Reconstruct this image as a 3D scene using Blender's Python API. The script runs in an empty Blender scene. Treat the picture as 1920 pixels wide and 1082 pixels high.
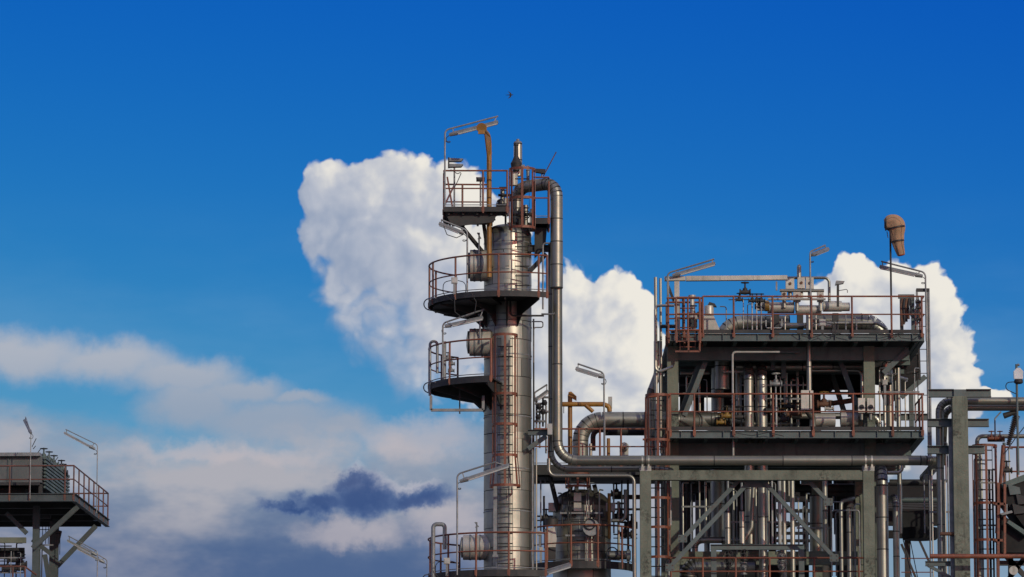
import bpy, bmesh, math, random
from mathutils import Vector, Matrix
R_ = math.radians
random.seed(7)
scene = bpy.context.scene
COL = scene.collection

# ------------------------------------------------------------------ camera
FPX = 8000.0                      # focal length in photo pixels (1920 wide)
PITCH = math.atan((1760 - 541) / FPX)
CAMZ = 1.6
cam_d = bpy.data.cameras.new('camera')
cam = bpy.data.objects.new('camera', cam_d)
COL.objects.link(cam)
cam_d.sensor_width = 36.0
cam_d.lens = 36.0 * FPX / 1920.0
cam_d.clip_start = 0.5
cam_d.clip_end = 20000.0
cam.location = (0, 0, CAMZ)
cam.rotation_euler = (math.pi / 2 + PITCH, 0, 0)
scene.camera = cam
SP, CP = math.sin(PITCH), math.cos(PITCH)

# ------------------------------------------------------------------ light
SUN_EL, SUN_AZ = R_(21), R_(147)          # azimuth clockwise from +Y (view direction)
to_sun = Vector((math.sin(SUN_AZ) * math.cos(SUN_EL), math.cos(SUN_AZ) * math.cos(SUN_EL), math.sin(SUN_EL)))
sun_d = bpy.data.lights.new('sun', 'SUN')
sun_d.energy = 2.0
sun_d.angle = R_(0.6)
sun_d.color = (1.0, 0.94, 0.79)
sun = bpy.data.objects.new('sun', sun_d)
COL.objects.link(sun)
sun.location = (60, -60, 90)
sun.rotation_euler = (-to_sun).to_track_quat('-Z', 'Y').to_euler()

vs = scene.view_settings
vs.view_transform = 'Standard'
vs.look = 'None'
vs.exposure = 0.0
vs.gamma = 1.0
vs.use_curve_mapping = False

def lin(c):
    c /= 255.0
    return c / 12.92 if c <= 0.04045 else ((c + 0.055) / 1.055) ** 2.4
def rgb(r, g, b):
    return (lin(r), lin(g), lin(b), 1.0)

class NT:
    """small helper to write node trees as expressions"""
    def __init__(self, tree):
        self.t = tree
    def node(self, typ, **kw):
        n = self.t.nodes.new(typ)
        for k, v in kw.items():
            setattr(n, k, v)
        return n
    def put(self, sock, v):
        if isinstance(v, bpy.types.NodeSocket):
            self.t.links.new(v, sock)
        elif v is not None:
            sock.default_value = v
    def m(self, op, a, b=None, c=None, clamp=False):
        n = self.node('ShaderNodeMath', operation=op, use_clamp=clamp)
        for i, v in enumerate((a, b, c)):
            self.put(n.inputs[i], v)
        return n.outputs[0]
    def v(self, op, a, b=None, out=0):
        n = self.node('ShaderNodeVectorMath', operation=op)
        self.put(n.inputs[0], a)
        self.put(n.inputs[1], b)
        return n.outputs[out]
    def vscale(self, a, s):
        n = self.node('ShaderNodeVectorMath', operation='SCALE')
        self.put(n.inputs[0], a)
        self.put(n.inputs['Scale'], s)
        return n.outputs[0]
    def comb(self, x, y, z=0.0):
        n = self.node('ShaderNodeCombineXYZ')
        for i, q in enumerate((x, y, z)):
            self.put(n.inputs[i], q)
        return n.outputs[0]
    def sep(self, a):
        n = self.node('ShaderNodeSeparateXYZ')
        self.put(n.inputs[0], a)
        return n.outputs
    def noise(self, vec, scale, detail=4.0, rough=0.5, color=False, lac=2.0, dim='2D'):
        n = self.node('ShaderNodeTexNoise', noise_dimensions=dim)
        self.put(n.inputs['Vector'], vec)
        n.inputs['Scale'].default_value = scale
        n.inputs['Detail'].default_value = detail
        n.inputs['Roughness'].default_value = rough
        n.inputs['Lacunarity'].default_value = lac
        return n.outputs['Color' if color else 'Fac']
    def step(self, x, a, b, c=0.0, d=1.0, kind='SMOOTHSTEP'):
        n = self.node('ShaderNodeMapRange', interpolation_type=kind)
        self.put(n.inputs['Value'], x)
        self.put(n.inputs['From Min'], a); self.put(n.inputs['From Max'], b)
        self.put(n.inputs['To Min'], c); self.put(n.inputs['To Max'], d)
        return n.outputs['Result']
    def mix(self, f, a, b, blend='MIX'):
        n = self.node('ShaderNodeMix', data_type='RGBA', blend_type=blend)
        self.put(n.inputs[0], f)
        self.put(n.inputs[6], a)
        self.put(n.inputs[7], b)
        return n.outputs[2]

# ------------------------------------------------------------------ sky
# every sky position is an azimuth / elevation on the dome; one unit is 1/8 radian
def sky_uv(px, py):
    return ((px - 960) / 1000.0, (541 - py) / 1000.0)

def cloud_group():
    g = bpy.data.node_groups.new('cumulus_field', 'ShaderNodeTree')
    g.interface.new_socket('Vector', in_out='INPUT', socket_type='NodeSocketVector')
    g.interface.new_socket('Field', in_out='OUTPUT', socket_type='NodeSocketFloat')
    gi = g.nodes.new('NodeGroupInput'); go = g.nodes.new('NodeGroupOutput')
    n = NT(g)
    p = gi.outputs[0]
    w1 = n.vscale(n.v('SUBTRACT', n.noise(p, 5.0, 2.0, 0.5, True), (0.5, 0.5, 0.5)), 0.075)
    w2 = n.vscale(n.v('SUBTRACT', n.noise(p, 19.0, 3.0, 0.55, True), (0.5, 0.5, 0.5)), 0.026)
    w = n.v('ADD', p, n.v('ADD', w1, w2))
    w = n.v('MULTIPLY', w, (1, 1, 0))
    # heaped clouds: (px, py, rx, ry)
    blobs = [
        (622, 372, 62, 64), (606, 428, 52, 60), (690, 366, 76, 64), (770, 368, 82, 66), (850, 375, 82, 70), (700, 450, 112, 100),
        (655, 520, 72, 76), (780, 500, 130, 120), (715, 605, 92, 88), (800, 620, 120, 112), (775, 690, 74, 62), (885, 560, 140, 180),
        (1078, 572, 60, 66), (1150, 566, 62, 66), (1196, 602, 46, 58), (1110, 650, 130, 110), (1190, 680, 66, 100), (1100, 770, 170, 140),
        (1330, 800, 220, 120), (1520, 810, 200, 100), (1020, 630, 60, 80),
        (1605, 540, 58, 60), (1558, 592, 76, 66), (1718, 556, 66, 64), (1660, 602, 98, 78), (1746, 592, 50, 58), (1778, 652, 54, 50),
        (1740, 682, 88, 78), (1792, 722, 58, 38), (1832, 762, 52, 30), (1680, 745, 150, 88),
    ]
    f = None
    for (px, py, rx, ry) in blobs:
        u, v = sky_uv(px, py)
        q = n.v('SUBTRACT', w, (u, v, 0))
        q = n.v('MULTIPLY', q, (1000.0 / rx, 1000.0 / ry, 0))
        L = n.m('SUBTRACT', 1.0, n.v('LENGTH', q, out=1))
        f = L if f is None else n.m('SMOOTH_MAX', f, L, 0.22)
    f = n.m('MINIMUM', f, 0.55)
    # cauliflower relief
    def puff(scale, amp):
        vo = n.node('ShaderNodeTexVoronoi', feature='F1', voronoi_dimensions='2D')
        n.put(vo.inputs['Vector'], w)
        vo.inputs['Scale'].default_value = scale
        vo.inputs['Detail'].default_value = 0.0
        vo.inputs['Roughness'].default_value = 0.45
        return n.m('MULTIPLY', n.m('SUBTRACT', 0.5, vo.outputs['Distance']), amp)
    f = n.m('ADD', f, n.m('ADD', n.m('ADD', puff(9.0, 0.30), n.m('ADD', puff(20.0, 0.27), puff(46.0, 0.17))), n.m('MULTIPLY', n.m('SUBTRACT', n.noise(w, 24.0, 6.0, 0.6), 0.5), 0.22)))
    n.put(go.inputs[0], f)
    return g

world = bpy.data.worlds.new('World')
scene.world = world
world.use_nodes = True
world.cycles.sampling_method = 'MANUAL'
world.cycles.sample_map_resolution = 256
wt = world.node_tree
wt.nodes.clear()
n = NT(wt)
sky = n.node('ShaderNodeTexSky', sky_type='NISHITA')
sky.sun_disc = False
sky.sun_elevation = SUN_EL
sky.sun_rotation = SUN_AZ
sky.altitude = 0.0
sky.air_density = 1.0
sky.dust_density = 0.25
sky.ozone_density = 3.0
WS = 0.085                                    # background strength
tc = n.node('ShaderNodeTexCoord')
d = n.v('NORMALIZE', tc.outputs['Generated'])
dx, dy, dz = n.sep(d)
az = n.m('ARCTAN2', dx, dy)
el = n.m('ARCSINE', dz)
U = n.m('MULTIPLY', az, FPX / 1000.0 * CP)
V = n.m('MULTIPLY', n.m('SUBTRACT', el, PITCH), FPX / 1000.0)
p = n.comb(U, V)
# a deep, polarised blue: the physical sky, more saturated
hs = n.node('ShaderNodeHueSaturation')
hs.inputs['Hue'].default_value = 0.497
hs.inputs['Saturation'].default_value = 1.22
hs.inputs['Value'].default_value = 1.0
n.put(hs.inputs['Color'], sky.outputs[0])
gm = n.node('ShaderNodeGamma')
gm.inputs['Gamma'].default_value = 1.9
n.put(gm.inputs['Color'], n.vscale(hs.outputs[0], WS / 0.62))
gr_ = n.sep(n.vscale(gm.outputs[0], 0.62))
base = n.vscale(n.comb(n.m('MULTIPLY', n.m('POWER', gr_[0], 2.1264), 7.2291), n.m('MULTIPLY', n.m('POWER', gr_[1], 1.0939), 0.8028), n.m('MULTIPLY', n.m('POWER', gr_[2], 0.1575), 0.5556)), 1.0 / WS)

def cc(r, g, b):
    c = rgb(r, g, b)
    return (c[0] / WS, c[1] / WS, c[2] / WS, 1.0)

# thin haze, then wisps and a low bank of layered cloud
haze = n.m('MULTIPLY', n.step(n.noise(n.v('MULTIPLY', p, (1.0, 3.0, 1.0)), 1.4, 5.0, 0.55), 0.40, 0.75), n.step(V, 0.20, -0.15, 0.0, 0.22))
col = n.mix(haze, base, cc(120, 165, 205))
def dark_field(list_, amp=0.5, sc=14.0, warp=0.10):
    ww = n.v('ADD', p, n.vscale(n.v('SUBTRACT', n.noise(p, 9.0, 5.0, 0.6, True), (0.5, 0.5, 0.5)), warp))
    ww = n.v('MULTIPLY', ww, (1, 1, 0))
    f = None
    for (px, py, rx, ry) in list_:
        u, v = sky_uv(px, py)
        q = n.v('MULTIPLY', n.v('SUBTRACT', ww, (u, v, 0)), (1000.0 / rx, 1000.0 / ry, 0))
        L = n.m('SUBTRACT', 1.0, n.v('LENGTH', q, out=1))
        f = L if f is None else n.m('SMOOTH_MAX', f, L, 0.2)
    return n.m('ADD', f, n.m('MULTIPLY', n.m('SUBTRACT', n.noise(n.v('MULTIPLY', p, (1.0, 1.7, 1.0)), sc, 6.0, 0.58), 0.5), amp))

wisp = dark_field([(40, 672, 190, 62), (200, 682, 190, 52), (340, 712, 170, 50), (460, 738, 140, 40), (560, 752, 90, 22), (500, 790, 240, 60), (370, 765, 150, 66), (640, 795, 100, 34)], 0.55, 6.0, 0.06)
col = n.mix(n.step(wisp, -0.05, 0.75, 0.0, 0.92), col, n.mix(n.step(V, -0.10, -0.25), cc(178, 182, 192), cc(150, 163, 182)))
tone = n.noise(n.v('MULTIPLY', n.v('ADD', p, (3.1, 7.7, 0)), (0.8, 1.7, 1.0)), 3.4, 5.0, 0.55)
edge = n.m('ADD', n.m('MULTIPLY', n.m('SUBTRACT', n.noise(n.v('MULTIPLY', p, (1.0, 1.6, 1.0)), 4.0, 6.0, 0.56), 0.5), 0.24), -0.250)
bank = n.step(n.m('SUBTRACT', edge, V), -0.03, 0.10)
bank = n.m('MULTIPLY', bank, n.step(V, -6.0, -1.0, 0.7, 0.97))
low = n.step(n.m('ADD', V, n.m('MULTIPLY', n.m('SUBTRACT', tone, 0.5), 0.35)), -0.34, -0.56)
right = n.step(U, -0.1, 0.35)
deep = n.mix(right, cc(74, 98, 140), cc(128, 156, 180))
mid_ = n.mix(n.step(tone, 0.40, 0.60), cc(144, 156, 175), cc(174, 173, 181))
col = n.mix(bank, col, n.mix(low, mid_, deep))
# pale crest behind the dark scrap of cloud, then the dark scrap
crest = dark_field([(668, 893, 34, 24), (760, 915, 70, 18), (700, 905, 60, 20)])
col = n.mix(n.step(crest, 0.0, 0.8, 0.0, 0.5), col, cc(212, 206, 210))
glow = dark_field([(840, 985, 95, 45), (660, 1000, 150, 35), (790, 822, 150, 50), (420, 850, 260, 26)])
col = n.mix(n.step(glow, -0.1, 0.8, 0.0, 0.6), col, cc(192, 184, 188))
dark = dark_field([(605, 946, 105, 30), (690, 932, 92, 46), (770, 942, 95, 32), (540, 956, 70, 18), (662, 906, 38, 24)], 0.6, 12.0, 0.11)
col = n.mix(n.step(dark, -0.10, 0.60, 0.0, 0.90), col, n.mix(n.step(dark, 0.1, 0.9), cc(84, 108, 152), cc(50, 78, 130)))
# heaped clouds with sunlit and shaded sides
cg = cloud_group()
def field(vec):
    g = n.node('ShaderNodeGroup'); g.node_tree = cg
    n.put(g.inputs[0], vec)
    return g.outputs[0]
f0 = field(p)
f1 = field(n.v('ADD', p, (0.030, 0.022, 0)))
alpha = n.step(f0, 0.0, n.m('ADD', n.step(U, -0.2, 0.1, 0.20, 0.14), n.m('MULTIPLY', n.step(U, -0.1, -0.2), n.step(V, 0.14, -0.14, 0.0, 0.78))))
lit = n.m('MULTIPLY', n.m('SUBTRACT', f0, f1), 0.62)
lit = n.m('ADD', lit, 0.50)
big = n.noise(p, 3.2, 3.0, 0.5)
lit = n.m('ADD', lit, n.m('MULTIPLY', n.m('SUBTRACT', big, 0.5), 0.9))
east = n.step(U, -0.32, 0.12, -0.22, 0.24)
lit = n.m('ADD', lit, east)
lit = n.m('ADD', lit, n.step(V, -0.25, 0.2, -0.12, 0.05))
ccol = n.mix(n.step(lit, 0.0, 0.55), cc(150, 163, 186), cc(186, 191, 203))
ccol = n.mix(n.step(lit, 0.40, 1.0), ccol, cc(240, 235, 224))
fade = n.m('MULTIPLY', alpha, n.step(V, -0.52, -0.20, 0.0, 1.0))
soft = n.m('MULTIPLY', n.step(U, -0.30, -0.12), 1.0)
col = n.mix(n.m('MULTIPLY', fade, n.step(n.m('ADD', V, n.m('MULTIPLY', U, 0.5)), -0.42, -0.15, 0.75, 0.97)), col, ccol)
# unseen broken cloud added over the rest of the dome, to whiten the fill light
ang = n.v('DOT_PRODUCT', d, (0.0, CP, SP), out=1)
oth = n.noise(d, 3.4, 6.0, 0.55, dim='3D')
otha = n.m('MULTIPLY', n.step(oth, 0.44, 0.56), n.step(ang, 0.978, 0.955, 0.0, 0.95))
othc = n.mix(n.step(oth, 0.47, 0.66), cc(232, 228, 220), cc(158, 166, 182))
col = n.mix(n.m('MULTIPLY', otha, n.step(dz, 0.0, 0.10)), col, othc)
bg = n.node('ShaderNodeBackground')
bg.inputs['Strength'].default_value = WS
n.put(bg.inputs['Color'], col)
wo = n.node('ShaderNodeOutputWorld')
wt.links.new(bg.outputs[0], wo.inputs['Surface'])

# ------------------------------------------------------------------ materials
def material(name, c1, c2=None, metal=0.0, rough=0.55, scale=2.5, streak=0.0, streak_col=None, bump=0.0, bscale=6.0, rnd=0.0, rvar=0.12, spec=0.5, mould=0.0, mould_col=(0.03, 0.032, 0.026, 1)):
    m = bpy.data.materials.new(name)
    m.use_nodes = True
    t = m.node_tree
    q = NT(t)
    bsdf = t.nodes['Principled BSDF']
    geo = q.node('ShaderNodeNewGeometry')
    pos = geo.outputs['Position']
    c2 = c2 or tuple(x * 0.72 for x in c1[:3]) + (1,)
    n1 = q.noise(pos, scale, 6.0, 0.62, dim='3D')
    col = q.mix(q.step(n1, 0.34, 0.68), c1, c2)
    if streak:
        st = q.noise(q.v('MULTIPLY', pos, (3.2, 3.2, 0.35)), 2.3, 5.0, 0.6, dim='3D')
        col = q.mix(q.step(st, 0.52, 0.78, 0.0, streak), col, streak_col or (0.03, 0.026, 0.02, 1))
    if mould:
        mk = q.m('MULTIPLY', q.step(q.noise(pos, 1.1, 2.0, 0.5, dim='3D'), 0.52, 0.66), q.step(q.noise(pos, 11.0, 5.0, 0.7, dim='3D'), 0.45, 0.60))
        col = q.mix(q.m('MULTIPLY', mk, mould), col, mould_col)
    if rnd:
        oi = q.node('ShaderNodeObjectInfo')
        k = q.m('ADD', q.m('MULTIPLY', oi.outputs['Random'], rnd), 1.0 - rnd * 0.6)
        col = q.mix(1.0, col, q.comb(k, k, k), 'MULTIPLY')
    t.links.new(col, bsdf.inputs['Base Color'])
    bsdf.inputs['Metallic'].default_value = metal
    bsdf.inputs['Specular IOR Level'].default_value = spec
    rr = q.m('ADD', q.m('MULTIPLY', q.m('SUBTRACT', n1, 0.5), rvar * 2), rough, clamp=True)
    if rnd:
        rr = q.m('ADD', rr, q.m('MULTIPLY', q.m('SUBTRACT', oi.outputs['Random'], 0.5), 0.10), clamp=True)
    t.links.new(rr, bsdf.inputs['Roughness'])
    if bump:
        b = q.node('ShaderNodeBump')
        b.inputs['Strength'].default_value = bump
        b.inputs['Distance'].default_value = 0.05
        q.put(b.inputs['Height'], q.noise(pos, bscale, 3.0, 0.5, dim='3D'))
        t.links.new(b.outputs[0], bsdf.inputs['Normal'])
    return m

MT = {
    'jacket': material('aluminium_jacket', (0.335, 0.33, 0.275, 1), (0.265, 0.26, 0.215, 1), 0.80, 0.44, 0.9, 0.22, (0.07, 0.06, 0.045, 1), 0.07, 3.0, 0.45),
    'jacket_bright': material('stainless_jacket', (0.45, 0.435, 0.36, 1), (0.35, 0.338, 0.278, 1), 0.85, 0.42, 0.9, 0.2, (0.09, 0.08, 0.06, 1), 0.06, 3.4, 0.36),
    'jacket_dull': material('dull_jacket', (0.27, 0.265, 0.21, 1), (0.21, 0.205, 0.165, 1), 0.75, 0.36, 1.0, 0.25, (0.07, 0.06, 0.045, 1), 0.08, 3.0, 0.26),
    'pale_jacket': material('pale_box_jacket', (0.50, 0.48, 0.41, 1), (0.38, 0.36, 0.30, 1), 0.35, 0.45, 2.2, 0.45, (0.12, 0.095, 0.06, 1), 0.06, 4.0, 0.2),
    'dark_clad': material('sooty_jacket', (0.11, 0.10, 0.08, 1), (0.075, 0.07, 0.055, 1), 0.5, 0.42, 1.0, 0.25),
    'deep_shade': material('shade_black_steel', (0.012, 0.012, 0.0115, 1), (0.007, 0.007, 0.0068, 1), 0.0, 0.7, 2.0, spec=0.3),  # shade on the equipment put into a near-black base colour
    'seam': material('joint_sealant', (0.035, 0.033, 0.03, 1), None, 0.0, 0.7),
    'red': material('red_oxide_paint', (0.205, 0.064, 0.028, 1), (0.135, 0.042, 0.021, 1), 0.0, 0.5, 3.5, 0.4, (0.08, 0.03, 0.02, 1), 0.05, 20.0, 0.2, mould=0.6, mould_col=(0.05, 0.028, 0.018, 1)),
    'red_dark': material('dark_red_paint', (0.135, 0.052, 0.032, 1), (0.085, 0.036, 0.025, 1), 0.0, 0.6, 3.5, 0.4, (0.05, 0.03, 0.02, 1)),  # darker, duller variant of the red paint for the far left structure
    'grey_dark': material('dark_blue_grey_paint', (0.060, 0.078, 0.078, 1), (0.045, 0.057, 0.056, 1), 0.0, 0.6, 2.0, 0.5, (0.035, 0.03, 0.025, 1)),  # darker variant of the blue grey paint for the far left structure
    'grey': material('blue_grey_steel_paint', (0.083, 0.113, 0.107, 1), (0.064, 0.086, 0.081, 1), 0.0, 0.5, 2.0, 0.45, (0.06, 0.05, 0.04, 1), 0.04, 10.0, 0.15, mould=0.5, mould_col=(0.07, 0.04, 0.022, 1)),
    'dark': material('dark_steel', (0.030, 0.030, 0.028, 1), (0.018, 0.018, 0.017, 1), 0.0, 0.65, 2.5, 0.3, (0.05, 0.032, 0.02, 1)),
    'deck': material('dark_deck_plate', (0.030, 0.030, 0.029, 1), (0.020, 0.020, 0.019, 1), 0.0, 0.7, 4.0, 0.3, (0.06, 0.04, 0.025, 1)),
    'girder': material('grimy_girder_paint', (0.090, 0.130, 0.115, 1), (0.06, 0.088, 0.078, 1), 0.0, 0.6, 1.4, 0.5, (0.02, 0.018, 0.015, 1), rnd=0.2),
    'galv': material('galvanised_steel', (0.24, 0.25, 0.245, 1), (0.16, 0.168, 0.165, 1), 0.35, 0.5, 5.0, 0.3, (0.1, 0.08, 0.06, 1), 0.0, 5.0, 0.2),
    'white': material('dirty_white_paint', (0.42, 0.42, 0.385, 1), (0.30, 0.30, 0.27, 1), 0.0, 0.5, 4.0, 0.45, (0.16, 0.13, 0.09, 1), 0.0, 5.0, 0.15),
    'concrete': material('weathered_concrete', (0.172, 0.188, 0.142, 1), (0.120, 0.132, 0.100, 1), 0.0, 0.85, 1.3, 0.6, (0.055, 0.055, 0.045, 1), 0.25, 14.0, 0.1, spec=0.25, mould=0.75),
    'orange': material('orange_crane_paint', (0.30, 0.145, 0.020, 1), (0.20, 0.092, 0.015, 1), 0.0, 0.45, 3.0, 0.45, (0.09, 0.04, 0.015, 1), 0.04, 12.0, 0.1),
    'black': material('black_rubber', (0.018, 0.018, 0.019, 1), None, 0.0, 0.6),
    'rust': material('rusty_steel', (0.13, 0.06, 0.03, 1), (0.07, 0.035, 0.022, 1), 0.0, 0.75, 5.0),
    'yellow': material('yellow_valve_paint', (0.26, 0.16, 0.025, 1), (0.13, 0.075, 0.02, 1), 0.0, 0.5, 6.0),
    'sock': material('faded_orange_cloth', (0.38, 0.24, 0.145, 1), (0.30, 0.185, 0.11, 1), 0.0, 0.9, 5.0, 0.25, (0.2, 0.09, 0.05, 1), 0.3, 9.0, spec=0.1),
    'sock_in': material('orange_lining', (0.55, 0.12, 0.03, 1), None, 0.0, 0.9),
    'lens': material('fluorescent_lens', (0.60, 0.62, 0.62, 1), (0.48, 0.50, 0.50, 1), 0.0, 0.25, 6.0),
    'ground': material('gravel_ground', (0.145, 0.155, 0.142, 1), (0.09, 0.095, 0.088, 1), 0.0, 0.9, 0.25),
    'bird': material('dark_plumage', (0.012, 0.012, 0.022, 1), None, 0.0, 0.6),
    'roof': material('grimy_fan_casing', (0.13, 0.14, 0.132, 1), (0.095, 0.103, 0.096, 1), 0.1, 0.5, 1.5, 0.4, (0.08, 0.07, 0.05, 1), 0.04, 4.0, 0.15),
    'panel': material('lavender_grey_panel', (0.20, 0.20, 0.225, 1), (0.16, 0.16, 0.18, 1), 0.0, 0.55, 1.5, 0.3),
    'ceramic': material('brown_black_ceramic', (0.05, 0.04, 0.035, 1), (0.035, 0.03, 0.028, 1), 0.0, 0.25, 4.0),
}

# ------------------------------------------------------------------ positions
def Zof(py, Y):
    v = (541 - py) / FPX
    return CAMZ + (SP + v * CP) * Y / (CP - v * SP)
def Xof(px, Y, Z):
    return (px - 960) / FPX * (Y * CP + (Z - CAMZ) * SP)
def P(px, py, Y):
    z = Zof(py, Y)
    return Vector((Xof(px, Y, z), Y, z))
def M(npx, Y=125.0):
    return npx * (Y * CP + 17.0 * SP) / FPX
def path(spec):
    """(px, py, Y) triples; None keeps the previous world value"""
    out = []
    for (px, py, Y) in spec:
        y = out[-1].y if Y is None else Y
        z = out[-1].z if py is None else Zof(py, y)
        x = out[-1].x if px is None else Xof(px, y, z)
        out.append(Vector((x, y, z)))
    return out

# ------------------------------------------------------------------ mesh helpers
ORG = {}
def fillet(pts, rad, seg=5):
    out = [('p', pts[0])]
    arcs = []
    for i in range(1, len(pts) - 1):
        a, b, c = pts[i - 1], pts[i], pts[i + 1]
        d1 = (a - b); d2 = (c - b)
        l1, l2 = d1.length, d2.length
        d1.normalize(); d2.normalize()
        ang = d1.angle(d2)
        if ang > 3.05:
            arcs.append([b]); continue
        t = min(rad / math.tan(ang / 2), l1 * 0.49, l2 * 0.49)
        r = t * math.tan(ang / 2)
        s, e = b + d1 * t, b + d2 * t
        cen = b + (d1 + d2).normalized() * (r / math.sin(ang / 2))
        va, ve = s - cen, e - cen
        tot = va.angle(ve)
        ax = va.cross(ve).normalized()
        arcs.append([cen + Matrix.Rotation(tot * k / seg, 3, ax) @ va for k in range(seg + 1)])
    return arcs

def smooth_path(pts, rad, seg=5):
    if len(pts) < 3:
        return list(pts)
    r = [pts[0]]
    for arc in fillet(pts, rad, seg):
        r += arc
    r.append(pts[-1])
    return r

class MB:
    def __init__(self):
        self.v = []; self.f = []; self.m = []; self.s = []
    def add(self, vs, fs, mi=0, sm=False):
        o = len(self.v)
        self.v += [Vector(q) for q in vs]
        for f in fs:
            self.f.append([o + i for i in f]); self.m.append(mi); self.s.append(sm)
        return self
    def box(self, c, size, rot=None, mi=0):
        c = Vector(c); hx, hy, hz = (x / 2 for x in size)
        vs = [Vector((x, y, z)) for z in (-hz, hz) for y in (-hy, hy) for x in (-hx, hx)]
        if rot is not None:
            vs = [rot @ q for q in vs]
        return self.add([c + q for q in vs], [(0, 2, 3, 1), (4, 5, 7, 6), (0, 1, 5, 4), (2, 6, 7, 3), (0, 4, 6, 2), (1, 3, 7, 5)], mi)
    def frame(self, a, b, up):
        z = (b - a).normalized()
        up = Vector(up)
        if abs(z.dot(up)) > 0.98:
            up = Vector((0, 1, 0)) if abs(z.y) < 0.9 else Vector((1, 0, 0))
        x = up.cross(z).normalized()
        return x, z.cross(x).normalized(), z
    def bar(self, a, b, w, h, up=(0, 0, 1), mi=0):
        a, b = Vector(a), Vector(b)
        x, y, z = self.frame(a, b, up)
        vs = [e + x * sx * w / 2 + y * sy * h / 2 for e in (a, b) for sy in (-1, 1) for sx in (-1, 1)]
        return self.add(vs, [(0, 2, 3, 1), (4, 5, 7, 6), (0, 1, 5, 4), (2, 6, 7, 3), (0, 4, 6, 2), (1, 3, 7, 5)], mi)
    def ibeam(self, a, b, h, w, up=(0, 0, 1), tf=None, tw=None, mi=0):
        a, b = Vector(a), Vector(b)
        x, y, z = self.frame(a, b, up)
        tf = tf or h * 0.07; tw = tw or h * 0.05
        self.bar(a + y * (h - tf) / 2, b + y * (h - tf) / 2, w, tf, up, mi)
        self.bar(a - y * (h - tf) / 2, b - y * (h - tf) / 2, w, tf, up, mi)
        return self.bar(a, b, tw, h - 2 * tf, up, mi)
    def tube(self, pts, r, nn=10, caps=True, mi=0, r1=None):
        pts = [Vector(q) for q in pts]
        k = len(pts)
        rings = []
        t0 = (pts[1] - pts[0]).normalized()
        ref = Vector((0, 0, 1)) if abs(t0.z) < 0.9 else Vector((1, 0, 0))
        x = ref.cross(t0).normalized()
        o = len(self.v)
        prev = t0
        for i in range(k):
            if i == 0: t = t0
            elif i == k - 1: t = (pts[-1] - pts[-2]).normalized()
            else: t = ((pts[i + 1] - pts[i]).normalized() + (pts[i] - pts[i - 1]).normalized()).normalized()
            x = (prev.rotation_difference(t) @ x)
            x = (x - t * x.dot(t)).normalized()
            prev = t
            y = t.cross(x)
            rr = r if not isinstance(r, (list, tuple)) else r[i]
            if r1 is not None: rr = r + (r1 - r) * i / (k - 1)
            self.v += [pts[i] + (x * math.cos(2 * math.pi * j / nn) + y * math.sin(2 * math.pi * j / nn)) * rr for j in range(nn)]
        for i in range(k - 1):
            for j in range(nn):
                a = o + i * nn + j; b = o + i * nn + (j + 1) % nn
                self.f.append([a, b, b + nn, a + nn]); self.m.append(mi); self.s.append(True)
        if caps:
            self.f.append([o + j for j in range(nn)][::-1]); self.m.append(mi); self.s.append(False)
            self.f.append([o + (k - 1) * nn + j for j in range(nn)]); self.m.append(mi); self.s.append(False)
        return self
    def lathe(self, prof, base, axis=(0, 0, 1), nn=24, mi=0, sm=True):
        """prof: list of (radius, distance along axis)"""
        base = Vector(base); z = Vector(axis).normalized()
        ref = Vector((1, 0, 0)) if abs(z.x) < 0.9 else Vector((0, 1, 0))
        x = (ref - z * ref.dot(z)).normalized(); y = z.cross(x)
        o = len(self.v)
        for (r, h) in prof:
            self.v += [base + z * h + (x * math.cos(2 * math.pi * j / nn) + y * math.sin(2 * math.pi * j / nn)) * max(r, 1e-4) for j in range(nn)]
        for i in range(len(prof) - 1):
            for j in range(nn):
                a = o + i * nn + j; b = o + i * nn + (j + 1) % nn
                self.f.append([a, b, b + nn, a + nn]); self.m.append(mi); self.s.append(sm)
        self.f.append([o + j for j in range(nn)][::-1]); self.m.append(mi); self.s.append(False)
        self.f.append([o + (len(prof) - 1) * nn + j for j in range(nn)]); self.m.append(mi); self.s.append(False)
        return self
    def prism(self, poly, off, mi=0):
        """polygon of 3-D points extruded by vector off"""
        poly = [Vector(q) for q in poly]; off = Vector(off); k = len(poly)
        fs = [list(range(k))[::-1], [k + i for i in range(k)]] + [(i, (i + 1) % k, k + (i + 1) % k, k + i) for i in range(k)]
        return self.add(poly + [q + off for q in poly], fs, mi)
    def mesh(self, name, mats, org):
        me = bpy.data.meshes.new(name)
        me.from_pydata([tuple(q - org) for q in self.v], [], self.f)
        for mm in (mats if isinstance(mats, (list, tuple)) else [mats]):
            me.materials.append(MT[mm])
        me.polygons.foreach_set('material_index', self.m)
        me.polygons.foreach_set('use_smooth', self.s)
        bm = bmesh.new(); bm.from_mesh(me)
        bmesh.ops.recalc_face_normals(bm, faces=bm.faces)
        bm.to_mesh(me); bm.free()
        if any(self.s):
            me.set_sharp_from_angle(angle=R_(38))
        me.update()
        return me
    def build(self, name, mats, parent=None):
        if parent is None:
            xs = [q.x for q in self.v]; ys = [q.y for q in self.v]
            org = Vector(((min(xs) + max(xs)) / 2, (min(ys) + max(ys)) / 2, min(q.z for q in self.v)))
        else:
            org = ORG[parent.name]
        o = bpy.data.objects.new(name, self.mesh(name, mats, org))
        COL.objects.link(o)
        if parent is None:
            o.location = org
        else:
            o.parent = parent
        ORG[o.name] = org
        return o
    def thing(self, name, mats, label, cat, group=None):
        o = self.build(name, mats)
        return tag(o, label, cat, group)

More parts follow.
